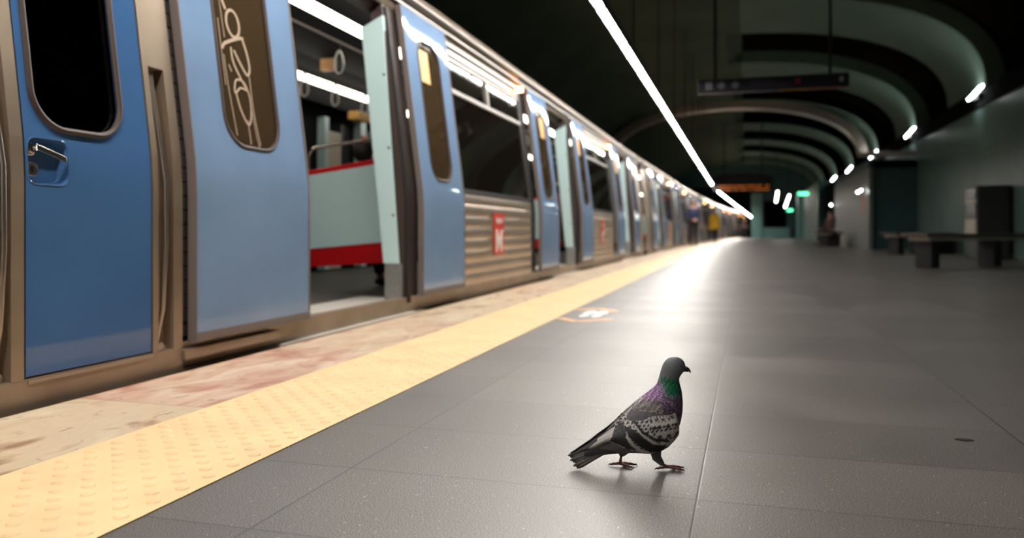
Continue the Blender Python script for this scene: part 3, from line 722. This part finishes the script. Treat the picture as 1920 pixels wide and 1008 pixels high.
def loft_body(st, nr=56):
    b = MB(); rr = []
    for (p0, p1, w_) in st:
        (x0, z0), (x1, z1) = pz(*p0), pz(*p1); cx, cz = (x0 + x1) / 2, (z0 + z1) / 2; ax, az = (x0 - x1) / 2, (z0 - z1) / 2
        rr.append([(cx + ax * math.cos(t), -w_ * KP * math.sin(t), cz + az * math.cos(t)) for t in [2 * pi * j / nr for j in range(nr)]])
    return b.loft(rr)
body = loft_body(smooth_st(ST_, 7), 90).build('body', M['feather'], pig, smooth=80); paint(body, body_col)
# wings
def inpoly(x, y, P_):
    r = False; j = len(P_) - 1
    for i in range(len(P_)):
        if (P_[i][1] > y) != (P_[j][1] > y) and x < (P_[j][0] - P_[i][0]) * (y - P_[i][1]) / (P_[j][1] - P_[i][1]) + P_[i][0]: r = not r
        j = i
    return r
def dseg(x, y, L_):
    m_ = 1e9
    for (a, b_), (c_, d_) in zip(L_, L_[1:]):
        t = max(0, min(1, ((x - a) * (c_ - a) + (y - b_) * (d_ - b_)) / ((c_ - a) ** 2 + (d_ - b_) ** 2)))
        m_ = min(m_, math.hypot(x - a - t * (c_ - a), y - b_ - t * (d_ - b_)))
    return m_
BLACK, PALE, MID = (.010, .010, .011), (.46, .43, .41), (.085, .083, .083)
def wing_col(zx, zy):
    jx, jy = zx + 7 * fbm(zx * .03, zy * .03), zy + 7 * fbm(zy * .03 + 5, zx * .03)
    streak = .85 + .25 * fbm(zx * .05, zy * .013)
    if inpoly(jx, jy, [(530, 585), (600, 605), (655, 650), (720, 700), (800, 712), (820, 705), (812, 745), (760, 768), (690, 758), (620, 715), (550, 650)]): return BLACK
    if dseg(jx, jy, [(543, 655), (580, 708), (640, 757), (705, 778)]) < 11 + 3 * fbm(zx * .2, zy * .1): return tuple(a * streak for a in PALE)
    if dseg(jx, jy, [(430, 706), (480, 722), (532, 745)]) < 5: return PALE
    if inpoly(jx, jy, [(505, 560), (532, 585), (545, 660), (570, 702), (620, 752), (540, 748), (440, 704), (430, 690), (470, 610)]):
        l = abs(((zx * .5 + zy * .87) / 19) % 1 - .5); return (.016, .017, .018) if l > .06 else (.05, .05, .05)
    if inpoly(zx, zy, [(470, 600), (450, 640), (425, 700), (330, 758), (270, 765), (340, 705), (345, 690), (400, 650)]): 
        l = ((zx * .5 + zy * .87) / 15) % 1; return tuple(a * (.7 + .5 * l) for a in (.32, .30, .29))
    if zx < 470:
        l = ((zx * .52 + zy * .85) / 13) % 1; return (.012, .012, .013) if l < .85 else (.06, .058, .056)
    if zx < 545 and zy > 700: return (.02, .02, .02)
    e_, fu, fv, rn = scallop(jx, jy, 30, 24, 2.62)
    if dseg(jx, jy, [(600, 552), (650, 618), (735, 668), (832, 682)]) < 10: return BLACK
    if dseg(jx, jy, [(610, 585), (665, 645), (745, 705), (812, 712)]) < 11: return tuple(a * streak for a in PALE)
    if inpoly(jx, jy, [(858, 452), (905, 480), (938, 530), (935, 600), (908, 600), (895, 540), (872, 500)]): return tuple(a * streak for a in (.30, .28, .28))
    top = inpoly(jx, jy, [(760, 430), (850, 450), (885, 500), (840, 540), (760, 555), (660, 530), (690, 480)])
    if zx > 540 and zy < 500 - (zx - 600) * .2 and not top:
        e_, fu, fv, rn = scallop(jx, jy, 17, 15, 2.6); return tuple(a * (.35 + 1.1 * (e_ > -.3)) * (1.15 if rn > .5 else .8) for a in (.36, .34, .325))
    if top:
        e_, fu, fv, rn = scallop(jx, jy, 22, 15, 2.75); return (.36, .34, .32) if (e_ > -.42 and rn > .15) else (.032, .032, .033)
    dark = e_ < -.16 and abs(fv) < .36 - .1 * rn
    if zx > 700 and rn > .62: dark = False
    if zx > 700 and rn < .18: dark = True
    if dark: return (.018, .018, .019)
    return tuple(a * (.8 + .35 * fbm(zx * .11, zy * .11)) for a in PALE)
WS = [((888, 470), (925, 590), 95, 118), ((870, 452), (922, 640), 80, 142), ((838, 436), (900, 672), 62, 158), ((790, 412), (868, 706), 48, 168), ((740, 388), (825, 742), 38, 173), ((690, 392), (765, 768), 32, 176), ((640, 430), (700, 780), 30, 174),
      ((590, 472), (635, 774), 30, 168), ((540, 516), (570, 757), 32, 156), ((500, 555), (515, 742), 34, 142), ((460, 595), (462, 722), 36, 126), ((415, 632), (420, 712), 38, 108), ((360, 672), (372, 732), 38, 88), ((300, 718), (315, 762), 36, 66), ((240, 757), (250, 786), 32, 50), ((190, 790), (195, 806), 28, 38), ((153, 812), (157, 818), 24, 28)]
def wing(side):
    st = [(a, b_, c_ + 1j * d_) for a, b_, c_, d_ in WS]
    P_ = []
    for i in range(len(WS) - 1):
        for s_ in range(17):
            t = s_ / 17; A = WS[max(i - 1, 0)]; B = WS[i]; D = WS[i + 1]; E_ = WS[min(i + 2, len(WS) - 1)]
            fl = [[*q[0], *q[1], q[2], q[3]] for q in (A, B, D, E_)]
            P_.append([.5 * (2 * fl[1][d] + (fl[2][d] - fl[0][d]) * t + (2 * fl[0][d] - 5 * fl[1][d] + 4 * fl[2][d] - fl[3][d]) * t * t + (3 * fl[1][d] - fl[0][d] - 3 * fl[2][d] + fl[3][d]) * t ** 3) for d in range(6)])
    q = WS[-1]; P_.append([*q[0], *q[1], q[2], q[3]])
    NV = 110; rows = []
    for (ax, ay, bx, by, yt, ym) in P_:
        row = []
        for j in range(NV + 1):
            t = j / NV; zx, zy = ax + (bx - ax) * t, ay + (by - ay) * t
            prof = math.sin(min(1, t / .62) * pi / 2) if t < .62 else math.cos((t - .62) / .38 * .75)
            d = yt + (ym - yt) * prof if t < .62 else ym * prof
            e_, fu, fv, rn = scallop(zx, zy, 34, 26, 2.62); d += (2.2 * fu) * (1 if zx > 480 else .4)
            X_, Z_ = pz(zx, zy); row.append((X_, side * d * KP, Z_))
        rows.append(row)
    b = MB(); b.loft(rows, closed=False, cap=False)
    o = b.build('wing', M['sheen'], pig, smooth=80, fix=False)
    paint(o, wing_col)
    s_ = o.modifiers.new('thick', 'SOLIDIFY'); s_.thickness = .0022; s_.offset = -1 if side > 0 else 1
    return o
wing(-1); wing(1)
# tail: layered feathers
def tail_col(zx, zy):
    l = ((zx * .42 + zy * .9) / 17) % 1; t = max(0, min(1, (230 - zx) / 60))
    return tuple(a * (.75 + .4 * l) * (1 - .35 * t) for a in (.055, .050, .048))
for k in range(8):
    f_ = k / 7; side = (f_ - .5) * 2
    p0, p1 = (470, 740), (138 + 14 * (k % 3) + 42 * f_ ** 1.4, 836 + 66 * f_)
    b = MB(); rr = []
    for q in range(15):
        t = q / 14; zx = p0[0] + (p1[0] - p0[0]) * t; zy = p0[1] + 22 * f_ + (p1[1] - p0[1] - 22 * f_) * t
        wd = (14 + 14 * t) * (1 if t < .82 else max(.18, math.sqrt(max(0, 1 - ((t - .82) / .18) ** 2))))
        X_, Z_ = pz(zx, zy); yc = -side * (14 + 26 * t)
        rr.append([(X_ - .0016 * KP / KP * math.sin(a) * .6, (yc + wd * 1.15 * math.cos(a)) * KP, Z_ + (wd * .62 * math.sin(a) - abs(yc) * .10) * KP) for a in [2 * pi * j / 14 for j in range(14)]])
    o = b.loft(rr).build('tail_feather', M['feather'], pig, smooth=60); paint(o, tail_col)
b = loft_body(smooth_st([((520, 640), (600, 806), 90), ((430, 700), (480, 812), 66), ((360, 735), (385, 824), 48), ((300, 765), (310, 835), 36), ((250, 790), (255, 845), 26)], 4), 28)
o = b.build('tail_coverts', M['feather'], pig, smooth=80); paint(o, lambda zx, zy: tuple(a * (.8 + .5 * (((zx * .42 + zy * .9) / 20) % 1)) for a in (.045, .043, .043)))
# beak, cere, eyes
M['beak'] = mat('dark_horn', (.018, .015, .015), .35); M['cere'] = mat('pale_cere', (.38, .34, .32), .6); M['leg'] = mat('pigeon_leg_red', (.14, .028, .020), .5, bump=.5, bscale=500, vary=.3, vscale=150); M['claw'] = mat('claw', (.01, .009, .009), .3); M['eye'] = mat('orange_iris', (.32, .10, .04), .2, coat=1); M['pupil'] = mat('pupil', (.002, .002, .002), .08, coat=1)
def q3(zx, zy, y=0): X_, Z_ = pz(zx, zy); return (X_, y * KP, Z_)
bk = MB().tube([q3(970, 187), q3(992, 192), q3(1008, 200), q3(1020, 214), q3(1026, 228)], [20 * KP, 14 * KP, 11 * KP, 7 * KP, 2 * KP], 14, flat=.8).build('upper_beak', M['beak'], pig, smooth=True)
MB().tube([q3(968, 207), q3(992, 211), q3(1008, 217)], [13 * KP, 8 * KP, 3 * KP], 12, flat=.8).build('lower_beak', M['beak'], pig, smooth=True)
MB().ball(q3(988, 184, -6), 11 * KP, sc=(1.2, .8, .8)).ball(q3(988, 184, 6), 11 * KP, sc=(1.2, .8, .8)).build('cere', M['cere'], bk, smooth=True)
for s_ in (-1, 1):
    e_ = MB().ball(q3(942, 171, s_ * 51), 12 * KP, sc=(1, .55, 1)).build('eye', M['eye'], pig, smooth=True)
    MB().ball(q3(942, 171, s_ * 56), 6.5 * KP, sc=(1, .5, 1)).build('pupil', M['pupil'], e_, smooth=True)
# legs
GZ = pz(0, 925)[1]
def leg(y, thigh, tars, toes, back):
    b = MB(); o = b.tube([q3(*thigh[0], y * .7), q3(*thigh[1], y * .85), q3(*thigh[2], y)], [46 * KP, 34 * KP, 17 * KP], 20).build('thigh', M['feather'], pig, smooth=70); paint(o, lambda zx, zy: tuple(a * (.8 + .4 * fbm(zx * .1, zy * .1)) for a in (.12, .115, .112)))
    X_, Z_ = q3(*tars[1], y)[0], .0075
    ln = MB().tube([q3(*tars[0], y), ((q3(*tars[0], y)[0] + X_) / 2, y * KP, (q3(*tars[0], y)[2] + Z_) / 2), (X_, y * KP, Z_)], [11.5 * KP, 9.5 * KP, 12 * KP], 12).build('leg', M['leg'], pig, smooth=True)
    for (dx, dy) in toes + [back]:
        L_ = math.hypot(dx, dy); ux, uy = dx / L_, dy / L_
        pts = [(X_, y * KP, .0065)]; rs = [.0034]
        for t in (.25, .5, .75, 1): pts.append((X_ + dx * t, y * KP + dy * t, (.0062, .0056, .0050, .0042)[int(t * 4) - 1] - .0008 * (t == 1) + .001 * (t in (.25, .75)))); rs.append((.0036, .0031, .0031, .0024)[int(t * 4) - 1])
        tn = MB().tube(pts, rs, 10).build('toe', M['leg'], ln, smooth=True)
        e0 = pts[-1]; MB().tube([(e0[0] - ux * .002, e0[1] - uy * .002, e0[2] + .0005), (e0[0] + ux * .004, e0[1] + uy * .004, .0045), (e0[0] + ux * .0075, e0[1] + uy * .0075, .0006)], [.0021, .0017, .0004], 8).build('claw', M['claw'], tn, smooth=True)
leg(-42, [(765, 770), (775, 835), (815, 880)], [(812, 878), (852, 905)], [(.033, .006), (.029, -.012), (.018, .016)], (-.024, -.003))
leg(42, [(545, 790), (535, 815), (527, 838)], [(530, 820), (520, 880)], [(.034, .002), (.021, -.016), (.016, .014)], (-.020, .004))

# ------------------------------------------------------------------ people
def skinobj(name, pts, edges, rad, m, parent, sub=2, root=0):
    me = bpy.data.meshes.new(name); me.from_pydata(pts, edges, []); o = bpy.data.objects.new(name, me); C.objects.link(o); o.parent = parent
    me.materials.append(m)
    sk = o.modifiers.new('skin', 'SKIN'); sk.use_smooth_shade = True
    for i, v in enumerate(me.skin_vertices[0].data):
        r = rad[i]; v.radius = r if isinstance(r, tuple) else (r, r); v.use_root = i == root
    s_ = o.modifiers.new('sub', 'SUBSURF'); s_.levels = s_.render_levels = sub
    return o
def person(loc, rz, h, label, top, legs, hair, pose='stand', coat=False, name='person', group=None):
    p = empty(name, loc, rz, label, 'person', group); k = h / 1.75
    hz = .92 if pose != 'sit' else .47 + .0
    sc = lambda q: (q[0] * k, q[1] * k, q[2] * k)
    V, E_, Rr = [], [], []
    def add(q, r, par=None):
        V.append(sc(q)); Rr.append(tuple(x * k for x in r) if isinstance(r, tuple) else r * k); i = len(V) - 1
        if par is not None: E_.append((par, i))
        return i
    dz = hz - .92
    pel = add((0, 0, .95 + dz), (.15, .11)); ch = add((0, 0, 1.22 + dz), (.16, .115), pel); sh = add((0, 0, 1.42 + dz), (.13, .09), ch)
    nk = add((0, .0, 1.51 + dz), .055, sh); h1 = add((0, .015, 1.60 + dz), (.075, .085), nk); add((0, .015, 1.70 + dz), (.068, .08), h1)
    J = {}
    for s_ in (-1, 1):
        a = add((s_ * .17, 0, 1.42 + dz), .062, sh)
        if pose == 'sit': el = add((s_ * .22, .06, 1.15 + dz), .043, a); wr = add((s_ * .14, .28, 1.05 + dz), .03, el); dv = (0, .09, -.01)
        elif pose == 'fold': el = add((s_ * .25, .02, 1.15 + dz), .045, a); wr = add((s_ * .07, .17, 1.0 + dz), .032, el); dv = (-s_ * .05, .03, -.03)
        else: el = add((s_ * .24, .0, 1.15 + dz), .045, a); wr = add((s_ * .26, .08, .90 + dz), .032, el); dv = (0, .03, -.07)
        wp = V[wr]; wp = (wp[0] / k, wp[1] / k, wp[2] / k); pm = add((wp[0] + dv[0], wp[1] + dv[1], wp[2] + dv[2]), (.036, .022), wr); J[s_] = (a, el, wr)
        pp = (wp[0] + dv[0], wp[1] + dv[1], wp[2] + dv[2])
        for fi, (ox, ln) in enumerate(((-.027, .9), (-.009, 1.0), (.009, .96), (.027, .8))):
            f1 = add((pp[0] + dv[0] * .5, pp[1] + dv[1] * .5 + ox, pp[2] + dv[2] * .5), .010, pm); add((pp[0] + dv[0] * (.5 + .6 * ln), pp[1] + dv[1] * (.5 + .6 * ln) + ox, pp[2] + dv[2] * (.5 + .7 * ln)), .008, f1)
        t1 = add((wp[0] + dv[0] * .4, wp[1] + dv[1] * .4 + .04, wp[2] + dv[2] * .4), .011, wr); add((wp[0] + dv[0] * .9, wp[1] + dv[1] * .9 + .055, wp[2] + dv[2] * .9), .009, t1)
        hp = add((s_ * .095, 0, .88 + dz), .095, pel)
        if pose == 'sit': kn = add((s_ * .11, .42, .52), .062, hp); an = add((s_ * .11, .40, .10), .042, kn)
        elif pose == 'walk': kn = add((s_ * .10, s_ * .10 + .04, .48), .062, hp); an = add((s_ * .10, s_ * .22 - .04, .09), .042, kn)
        else: kn = add((s_ * .10, .02, .48), .062, hp); an = add((s_ * .10, 0, .09), .042, kn)
        q = V[an]; add((q[0] / k, q[1] / k + .13, .035), (.04, .03), an); J['l', s_] = (hp, kn, an)
    skinobj('body', V, E_, Rr, M['skin'], p)
    # trousers
    def sub(ids, grow): return [V[i] for i in ids], [tuple(x + grow * k for x in (Rr[i] if isinstance(Rr[i], tuple) else (Rr[i], Rr[i]))) for i in ids]
    ids = [pel, *J['l', -1], *J['l', 1]]; P_, r_ = sub(ids, .016); skinobj('trousers', P_, [(0, 1), (1, 2), (2, 3), (0, 4), (4, 5), (5, 6)], r_, legs, p)
    ids = [pel, ch, sh, *J[-1], *J[1]]; P_, r_ = sub(ids, .020)
    skinobj('jacket', P_, [(0, 1), (1, 2), (2, 3), (3, 4), (4, 5), (2, 6), (6, 7), (7, 8)], r_, top, p)
    if coat:
        rr = []
        for z, a, c_ in ((1.44, .10, .09), (1.40, .20, .13), (1.2, .23, .17), (1.0, .27, .22), (.8, .33, .27), (.68, .36, .29), (.66, .33, .27)):
            rr.append([sc((a * math.cos(t), c_ * math.sin(t), z)) for t in [2 * pi * j / 28 for j in range(28)]])
        MB().loft(rr).build('coat_skirt', top, p, smooth=60)
    for s_ in (-1, 1):
        q = V[J['l', s_][2]]; MB().ball((q[0], q[1] + .06 * k, .045 * k), .05 * k, sc=(.95, 2.5, .9)).build('shoe', M['shoe'], p, smooth=True)
    zc = 1.66 + dz
    MB().ball(sc((0, -.012, zc + .03)), .108 * k, 18, 12, sc=(.86, .98, 1.0)).build('hair', hair, p, smooth=True)
    # face
    for s_ in (-1, 1):
        MB().ball(sc((s_ * .032, .096, zc - .01)), .012 * k, 8, 6).build('eye', M['pupil'], p, smooth=True); MB().ball(sc((s_ * .082, .01, zc - .02)), .026 * k, 8, 6, sc=(.4, .8, 1.2)).build('ear', M['skin'], p, smooth=True)
    MB().ball(sc((0, .112, zc - .035)), .016 * k, 8, 6, sc=(.8, 1.1, 1.4)).build('nose', M['skin'], p, smooth=True); MB().ball(sc((0, .100, zc - .075)), .018 * k, 8, 6, sc=(1.4, .4, .4)).build('mouth', M['redmark'], p, smooth=True)
    return p
M['grey_hair'] = mat('greying_hair', (.20, .12, .09), .7)
person((-1.98, 31.7, 0), R(-160), 1.74, 'person in dark blue jacket and black trousers standing beside the train', M['navy'], M['black_cloth'], M['grey_hair'], 'fold')
person((-1.66, 44.6, 0), R(200), 1.76, 'person in bright yellow coat and dark trousers beside the far train doors', M['yellow_cloth'], M['black_cloth'], M['hair'], 'walk', coat=True)
person((-.15, 63.0, 0), R(180), 1.6, 'person in black clothes at the far end of the platform', M['black_cloth'], M['black_cloth'], M['hair'], 'stand')
person((-3.02, 5.98, .075), R(-8), 1.60, 'dark haired seated passenger behind the red edged screen inside the train', M['black_cloth'], M['black_cloth'], M['hair'], 'sit')

# ------------------------------------------------------------------ furniture and signs
def bench(x, y, L_, lab, rz=0):
    t = empty('bench', (x, y, 0), rz, lab, 'bench', 'benches along the teal wall')
    MB().box(-.24, .24, -L_ / 2, L_ / 2, .47, .52).build('seat_slab', M['wood'], t, bevel=.008)
    MB().box(-.19, .19, -L_ / 2 + .12, L_ / 2 - .12, .41, .47).build('seat_frame', M['beige'], t, bevel=.004)
    n = 3
    for k in range(n):
        yy = -L_ / 2 + .3 + (L_ - .6) * k / (n - 1); MB().box(-.14, .14, yy - .09, yy + .09, 0, .41).build('pedestal', M['dark'], t, bevel=.01)
bench(3.70, 14.3, 3.4, 'nearest dark bench, at the right edge, in front of the vending machine', R(-50))
bench(4.0, 21.6, 2.0, 'second dark bench, by the end of the teal wall', R(-50))
bench(2.95, 31.5, 2.2, 'small dark bench in front of pale grey stair block', R(-20))
MB().box(4.55, 4.98, 22.3, 23.3, 0, .42).build('floor_box', M['dark'], None, bevel=.01); tag(C.objects['floor_box'], 'low dark box on the floor against wall behind second bench', 'box')
vm = empty('vending_machine', (4.62, 18.1, 0), 0, 'dark vending machine with pale shelf band standing against the teal wall', 'vending machine')
MB().box(-.26, .36, -.38, .5, 0, 1.46).build('cabinet', mat('machine_grey', (.035, .036, .036), .5), vm, bevel=.02)
MB().box(-.272, -.262, -.32, .44, 1.20, 1.42).box(-.272, -.262, -.32, .44, .82, 1.10).build('display_window', M['dark_gloss'], vm)
MB().box(-.28, -.26, -.34, .46, 1.10, 1.19).build('shelf_band', M['beige'], vm)
MB().box(-.28, -.26, -.34, .46, .50, .80).build('lower_panel', M['beige'], vm)
MB().box(.30, .37, -.38, -.37, .1, 1.4).build('side_trim', M['dark'], vm)

def hang_sign(x0, x1, y, z0, z1, name, lab, face):
    t = empty(name, ((x0 + x1) / 2, y, (z0 + z1) / 2), 0, lab, 'sign'); hw, hh = (x1 - x0) / 2, (z1 - z0) / 2
    MB().box(-hw, hw, -.05, .05, -hh, hh).build('sign_box', face, t, bevel=.006)
    return t, hw, hh
s1, hw, hh = hang_sign(-.70, 1.40, 12.3, 2.60, 2.81, 'hanging_sign', 'long dark hanging direction sign with pale pictograms and orange underline', M['sign'])
MB().cyl((-.80, 0, .1), (-.80, 0, 3.2), .022, 10).build('hanger_pole', M['dark'], s1); MB().cyl((.80, 0, .1), (.80, 0, 3.2), .022, 10).build('hanger_pole', M['dark'], s1)
b = MB()
for x in (-.93, -.88): b.box(x, x + .03, -.056, -.052, -.05, .06).ball((x + .015, -.054, .05), .014, 8, 6, sc=(1, .2, 1))
for x in (-.76, -.56): b.box(x, x + .10, -.056, -.052, -.02, .03).box(x + .03, x + .07, -.056, -.052, -.045, .055)
b.build('pictogram', M['dim_text'], s1)
random.seed(8); FP = mat('faint_sign_print', (.06, .06, .08), .6)
for x0_, x1_, z_ in ((-.30, .00, .045), (-.30, .22, .0), (-.30, .25, -.045)):
    x = x0_; b = MB()
    while x < x1_: d = random.uniform(.015, .03); b.box(x, x + d, -.056, -.052, z_ - .010, z_ + .012); x += d + .01
    b.build('faint_lettering', FP, s1)
MB().cyl((.36, -.056, .02), (.36, -.050, .02), .035, 20).build('red_disc', M['signred'], s1)
MB().box(.10, 1.03, -.058, -.05, -.112, -.098).build('orange_strip', M['signorange'], s1)
MB().box(.92, .97, -.056, -.052, -.02, .05).build('pictogram', M['dim_text'], s1)
s2, hw, hh = hang_sign(-1.60, 1.23, 41.3, 2.55, 3.12, 'departure_board', 'far black departure board with two rows of orange lit text', M['dark'])
MB().cyl((-.9, 0, .2), (-.9, 0, 3.14), .03, 8).build('hanger_pole', M['dark'], s2); MB().cyl((.9, 0, .2), (.9, 0, 3.14), .03, 8).build('hanger_pole', M['dark'], s2)
for zz in (-.04, -.21):
    x = -1.15; b = MB()
    while x < 1.2:
        d = random.uniform(.03, .10)
        if random.random() > .15: b.box(x, x + d, -.058, -.052, zz - .035, zz + .035)
        x += d + .02
    b.build('lit_text', M['led_text'], s2)
MB().prism([(-1.5, hh)] + [(1.5 * math.cos(R(a)), hh + .35 * math.sin(R(a))) for a in range(180, -1, -12)][1:], 1, -.04, .04).build('arched_top', M['dark'], s2)
# green exit signs
def exit_sign(x, y, z, wd, lab, top=6.1):
    t = empty('exit_sign', (x, y, z), 0, lab, 'exit sign', 'green exit signs'); MB().box(-wd - .02, wd + .02, -.04, .04, -.10, .10).build('sign_case', M['dark'], t); MB().box(-wd, wd, -.05, -.04, -.08, .08).build('lit_face', M['green_light'], t)
    MB().cyl((0, 0, .1), (0, 0, top - z), .012, 8).build('hanger_rod', M['dark'], t)
def at(u, v, z):
    a = (u - 960) / F_PX; c_, s_ = math.cos(YAW), math.sin(YAW); X_ = z * (a * c_ - s_); Y_ = z * (a * s_ + c_); return (X_, Y_, EYE - (v - HOR) * z / F_PX)
x, y, z = at(1506, 363, 44); exit_sign(x, y, z, .28, 'larger green lit exit sign below the vault bands')
x, y, z = at(1481, 394, 60); exit_sign(x, y, z, .2, 'smaller green lit exit sign over far dark opening')
for (u0, v0, u1, v1, zz, m_, lab) in ((1458, 359, 1455, 378, 52, 'farlight', 'warm white vertical row light left of the pink one'), (1480, 366, 1472, 388, 56, 'pinklight', 'pinkish slanting row light near the small exit sign')):
    a, b_ = at(u0, v0, zz), at(u1, v1, zz + 4); t = empty('corridor_light', a, 0, lab, 'ceiling light', 'corridor lights at the far end')
    d = Vector(b_) - Vector(a); MB().tube([(0, 0, 0), tuple(d)], .05, 8).build('light_tube', M[m_], t); MB().tube([(0, 0, .08), (d.x, d.y, d.z + .08)], .05, 8).build('housing', M['dark'], t); MB().cyl((d.x / 2, d.y / 2, d.z / 2 + .1), (d.x / 2, d.y / 2, 5.8 - a[2]), .015, 8).build('hanger_rod', M['dark'], t)
for i, (u, v) in enumerate(((1608, 360), (1614, 357), (1623, 359), (1558, 384), (1643, 289))):
    zz = 25.5 if i < 3 else (34 if i == 3 else 24.5); q = at(u, v, zz)
    lab = ['left of the three small lamps on pale block', 'middle of the three small lamps on pale block', 'right of the three small lamps on pale block', 'small round lamp above the seated person, left of pale block', 'small lamp on pale beam over stair block'][i]
    t = empty('spot_lamp', q, 0, lab, 'small lamp', 'small lamps round the stair block'); MB().ball((0, -.03, 0), .03, 12, 8).build('bulb', M['lamp'] if i != 1 else M['lamp'], t, smooth=True); MB().box(-.03, .03 if i == 4 else 3.66 - q[0], 0, .06, -.03, .03).build('fitting', M['dark'], t)
person((2.93, 31.2, .045), R(118), 1.7, 'person in brown clothes sitting on the far bench before the pale block', mat('brown_cloth', (.09, .055, .04), .85), M['black_cloth'], M['hair'], 'sit')
t = MB().box(3.585, 3.598, 27.3, 28.4, 1.15, 1.75).build('wall_poster', mat('pink_poster', (.42, .24, .21), .6)); tag(t, 'pinkish poster on pale side of stair block', 'poster')
# floor sticker
st = empty('floor_sticker', (-.985, 5.22, .0), 0, 'orange bracket floor sticker with white footprints touching the yellow strip', 'sticker')
def ribbon(pts, wd):
    b = MB()
    for (a, c_) in zip(pts, pts[1:]):
        d = Vector((c_[0] - a[0], c_[1] - a[1])); d.normalize(); n_ = Vector((-d.y, d.x)) * wd / 2
        b.hexa([(a[0] + n_.x, a[1] + n_.y, .0002), (c_[0] + n_.x, c_[1] + n_.y, .0002), (c_[0] - n_.x, c_[1] - n_.y, .0002), (a[0] - n_.x, a[1] - n_.y, .0002)], [(a[0] + n_.x, a[1] + n_.y, .0012), (c_[0] + n_.x, c_[1] + n_.y, .0012), (c_[0] - n_.x, c_[1] - n_.y, .0012), (a[0] - n_.x, a[1] - n_.y, .0012)])
    return b
ribbon([(-.155, .30), (-.04, .43), (.125, .27)], .075).build('bracket', M['orange_tape'], st); ribbon([(-.155, -.26), (-.01, -.42), (.175, -.24)], .06).build('bracket', M['orange_tape'], st)
for x in (-.035, .045): MB().ball((x, -.06, .0008), .10, 16, 6, sc=(.32, 1, .006)).ball((x, .14, .0008), .14, 16, 6, sc=(.30, 1, .005)).build('footprint', M['white'], st)
# small litter and chewing-gum marks
for (x, y, r, lab) in ((.55, 2.36, .012, 'small dark leaf scrap lying on granite near right edge'),):
    t = MB().ball((x, y, .0015), r, 12, 6, sc=(2.0, 1, .12)).build('leaf_scrap', M['grime']); tag(t, lab, 'litter')
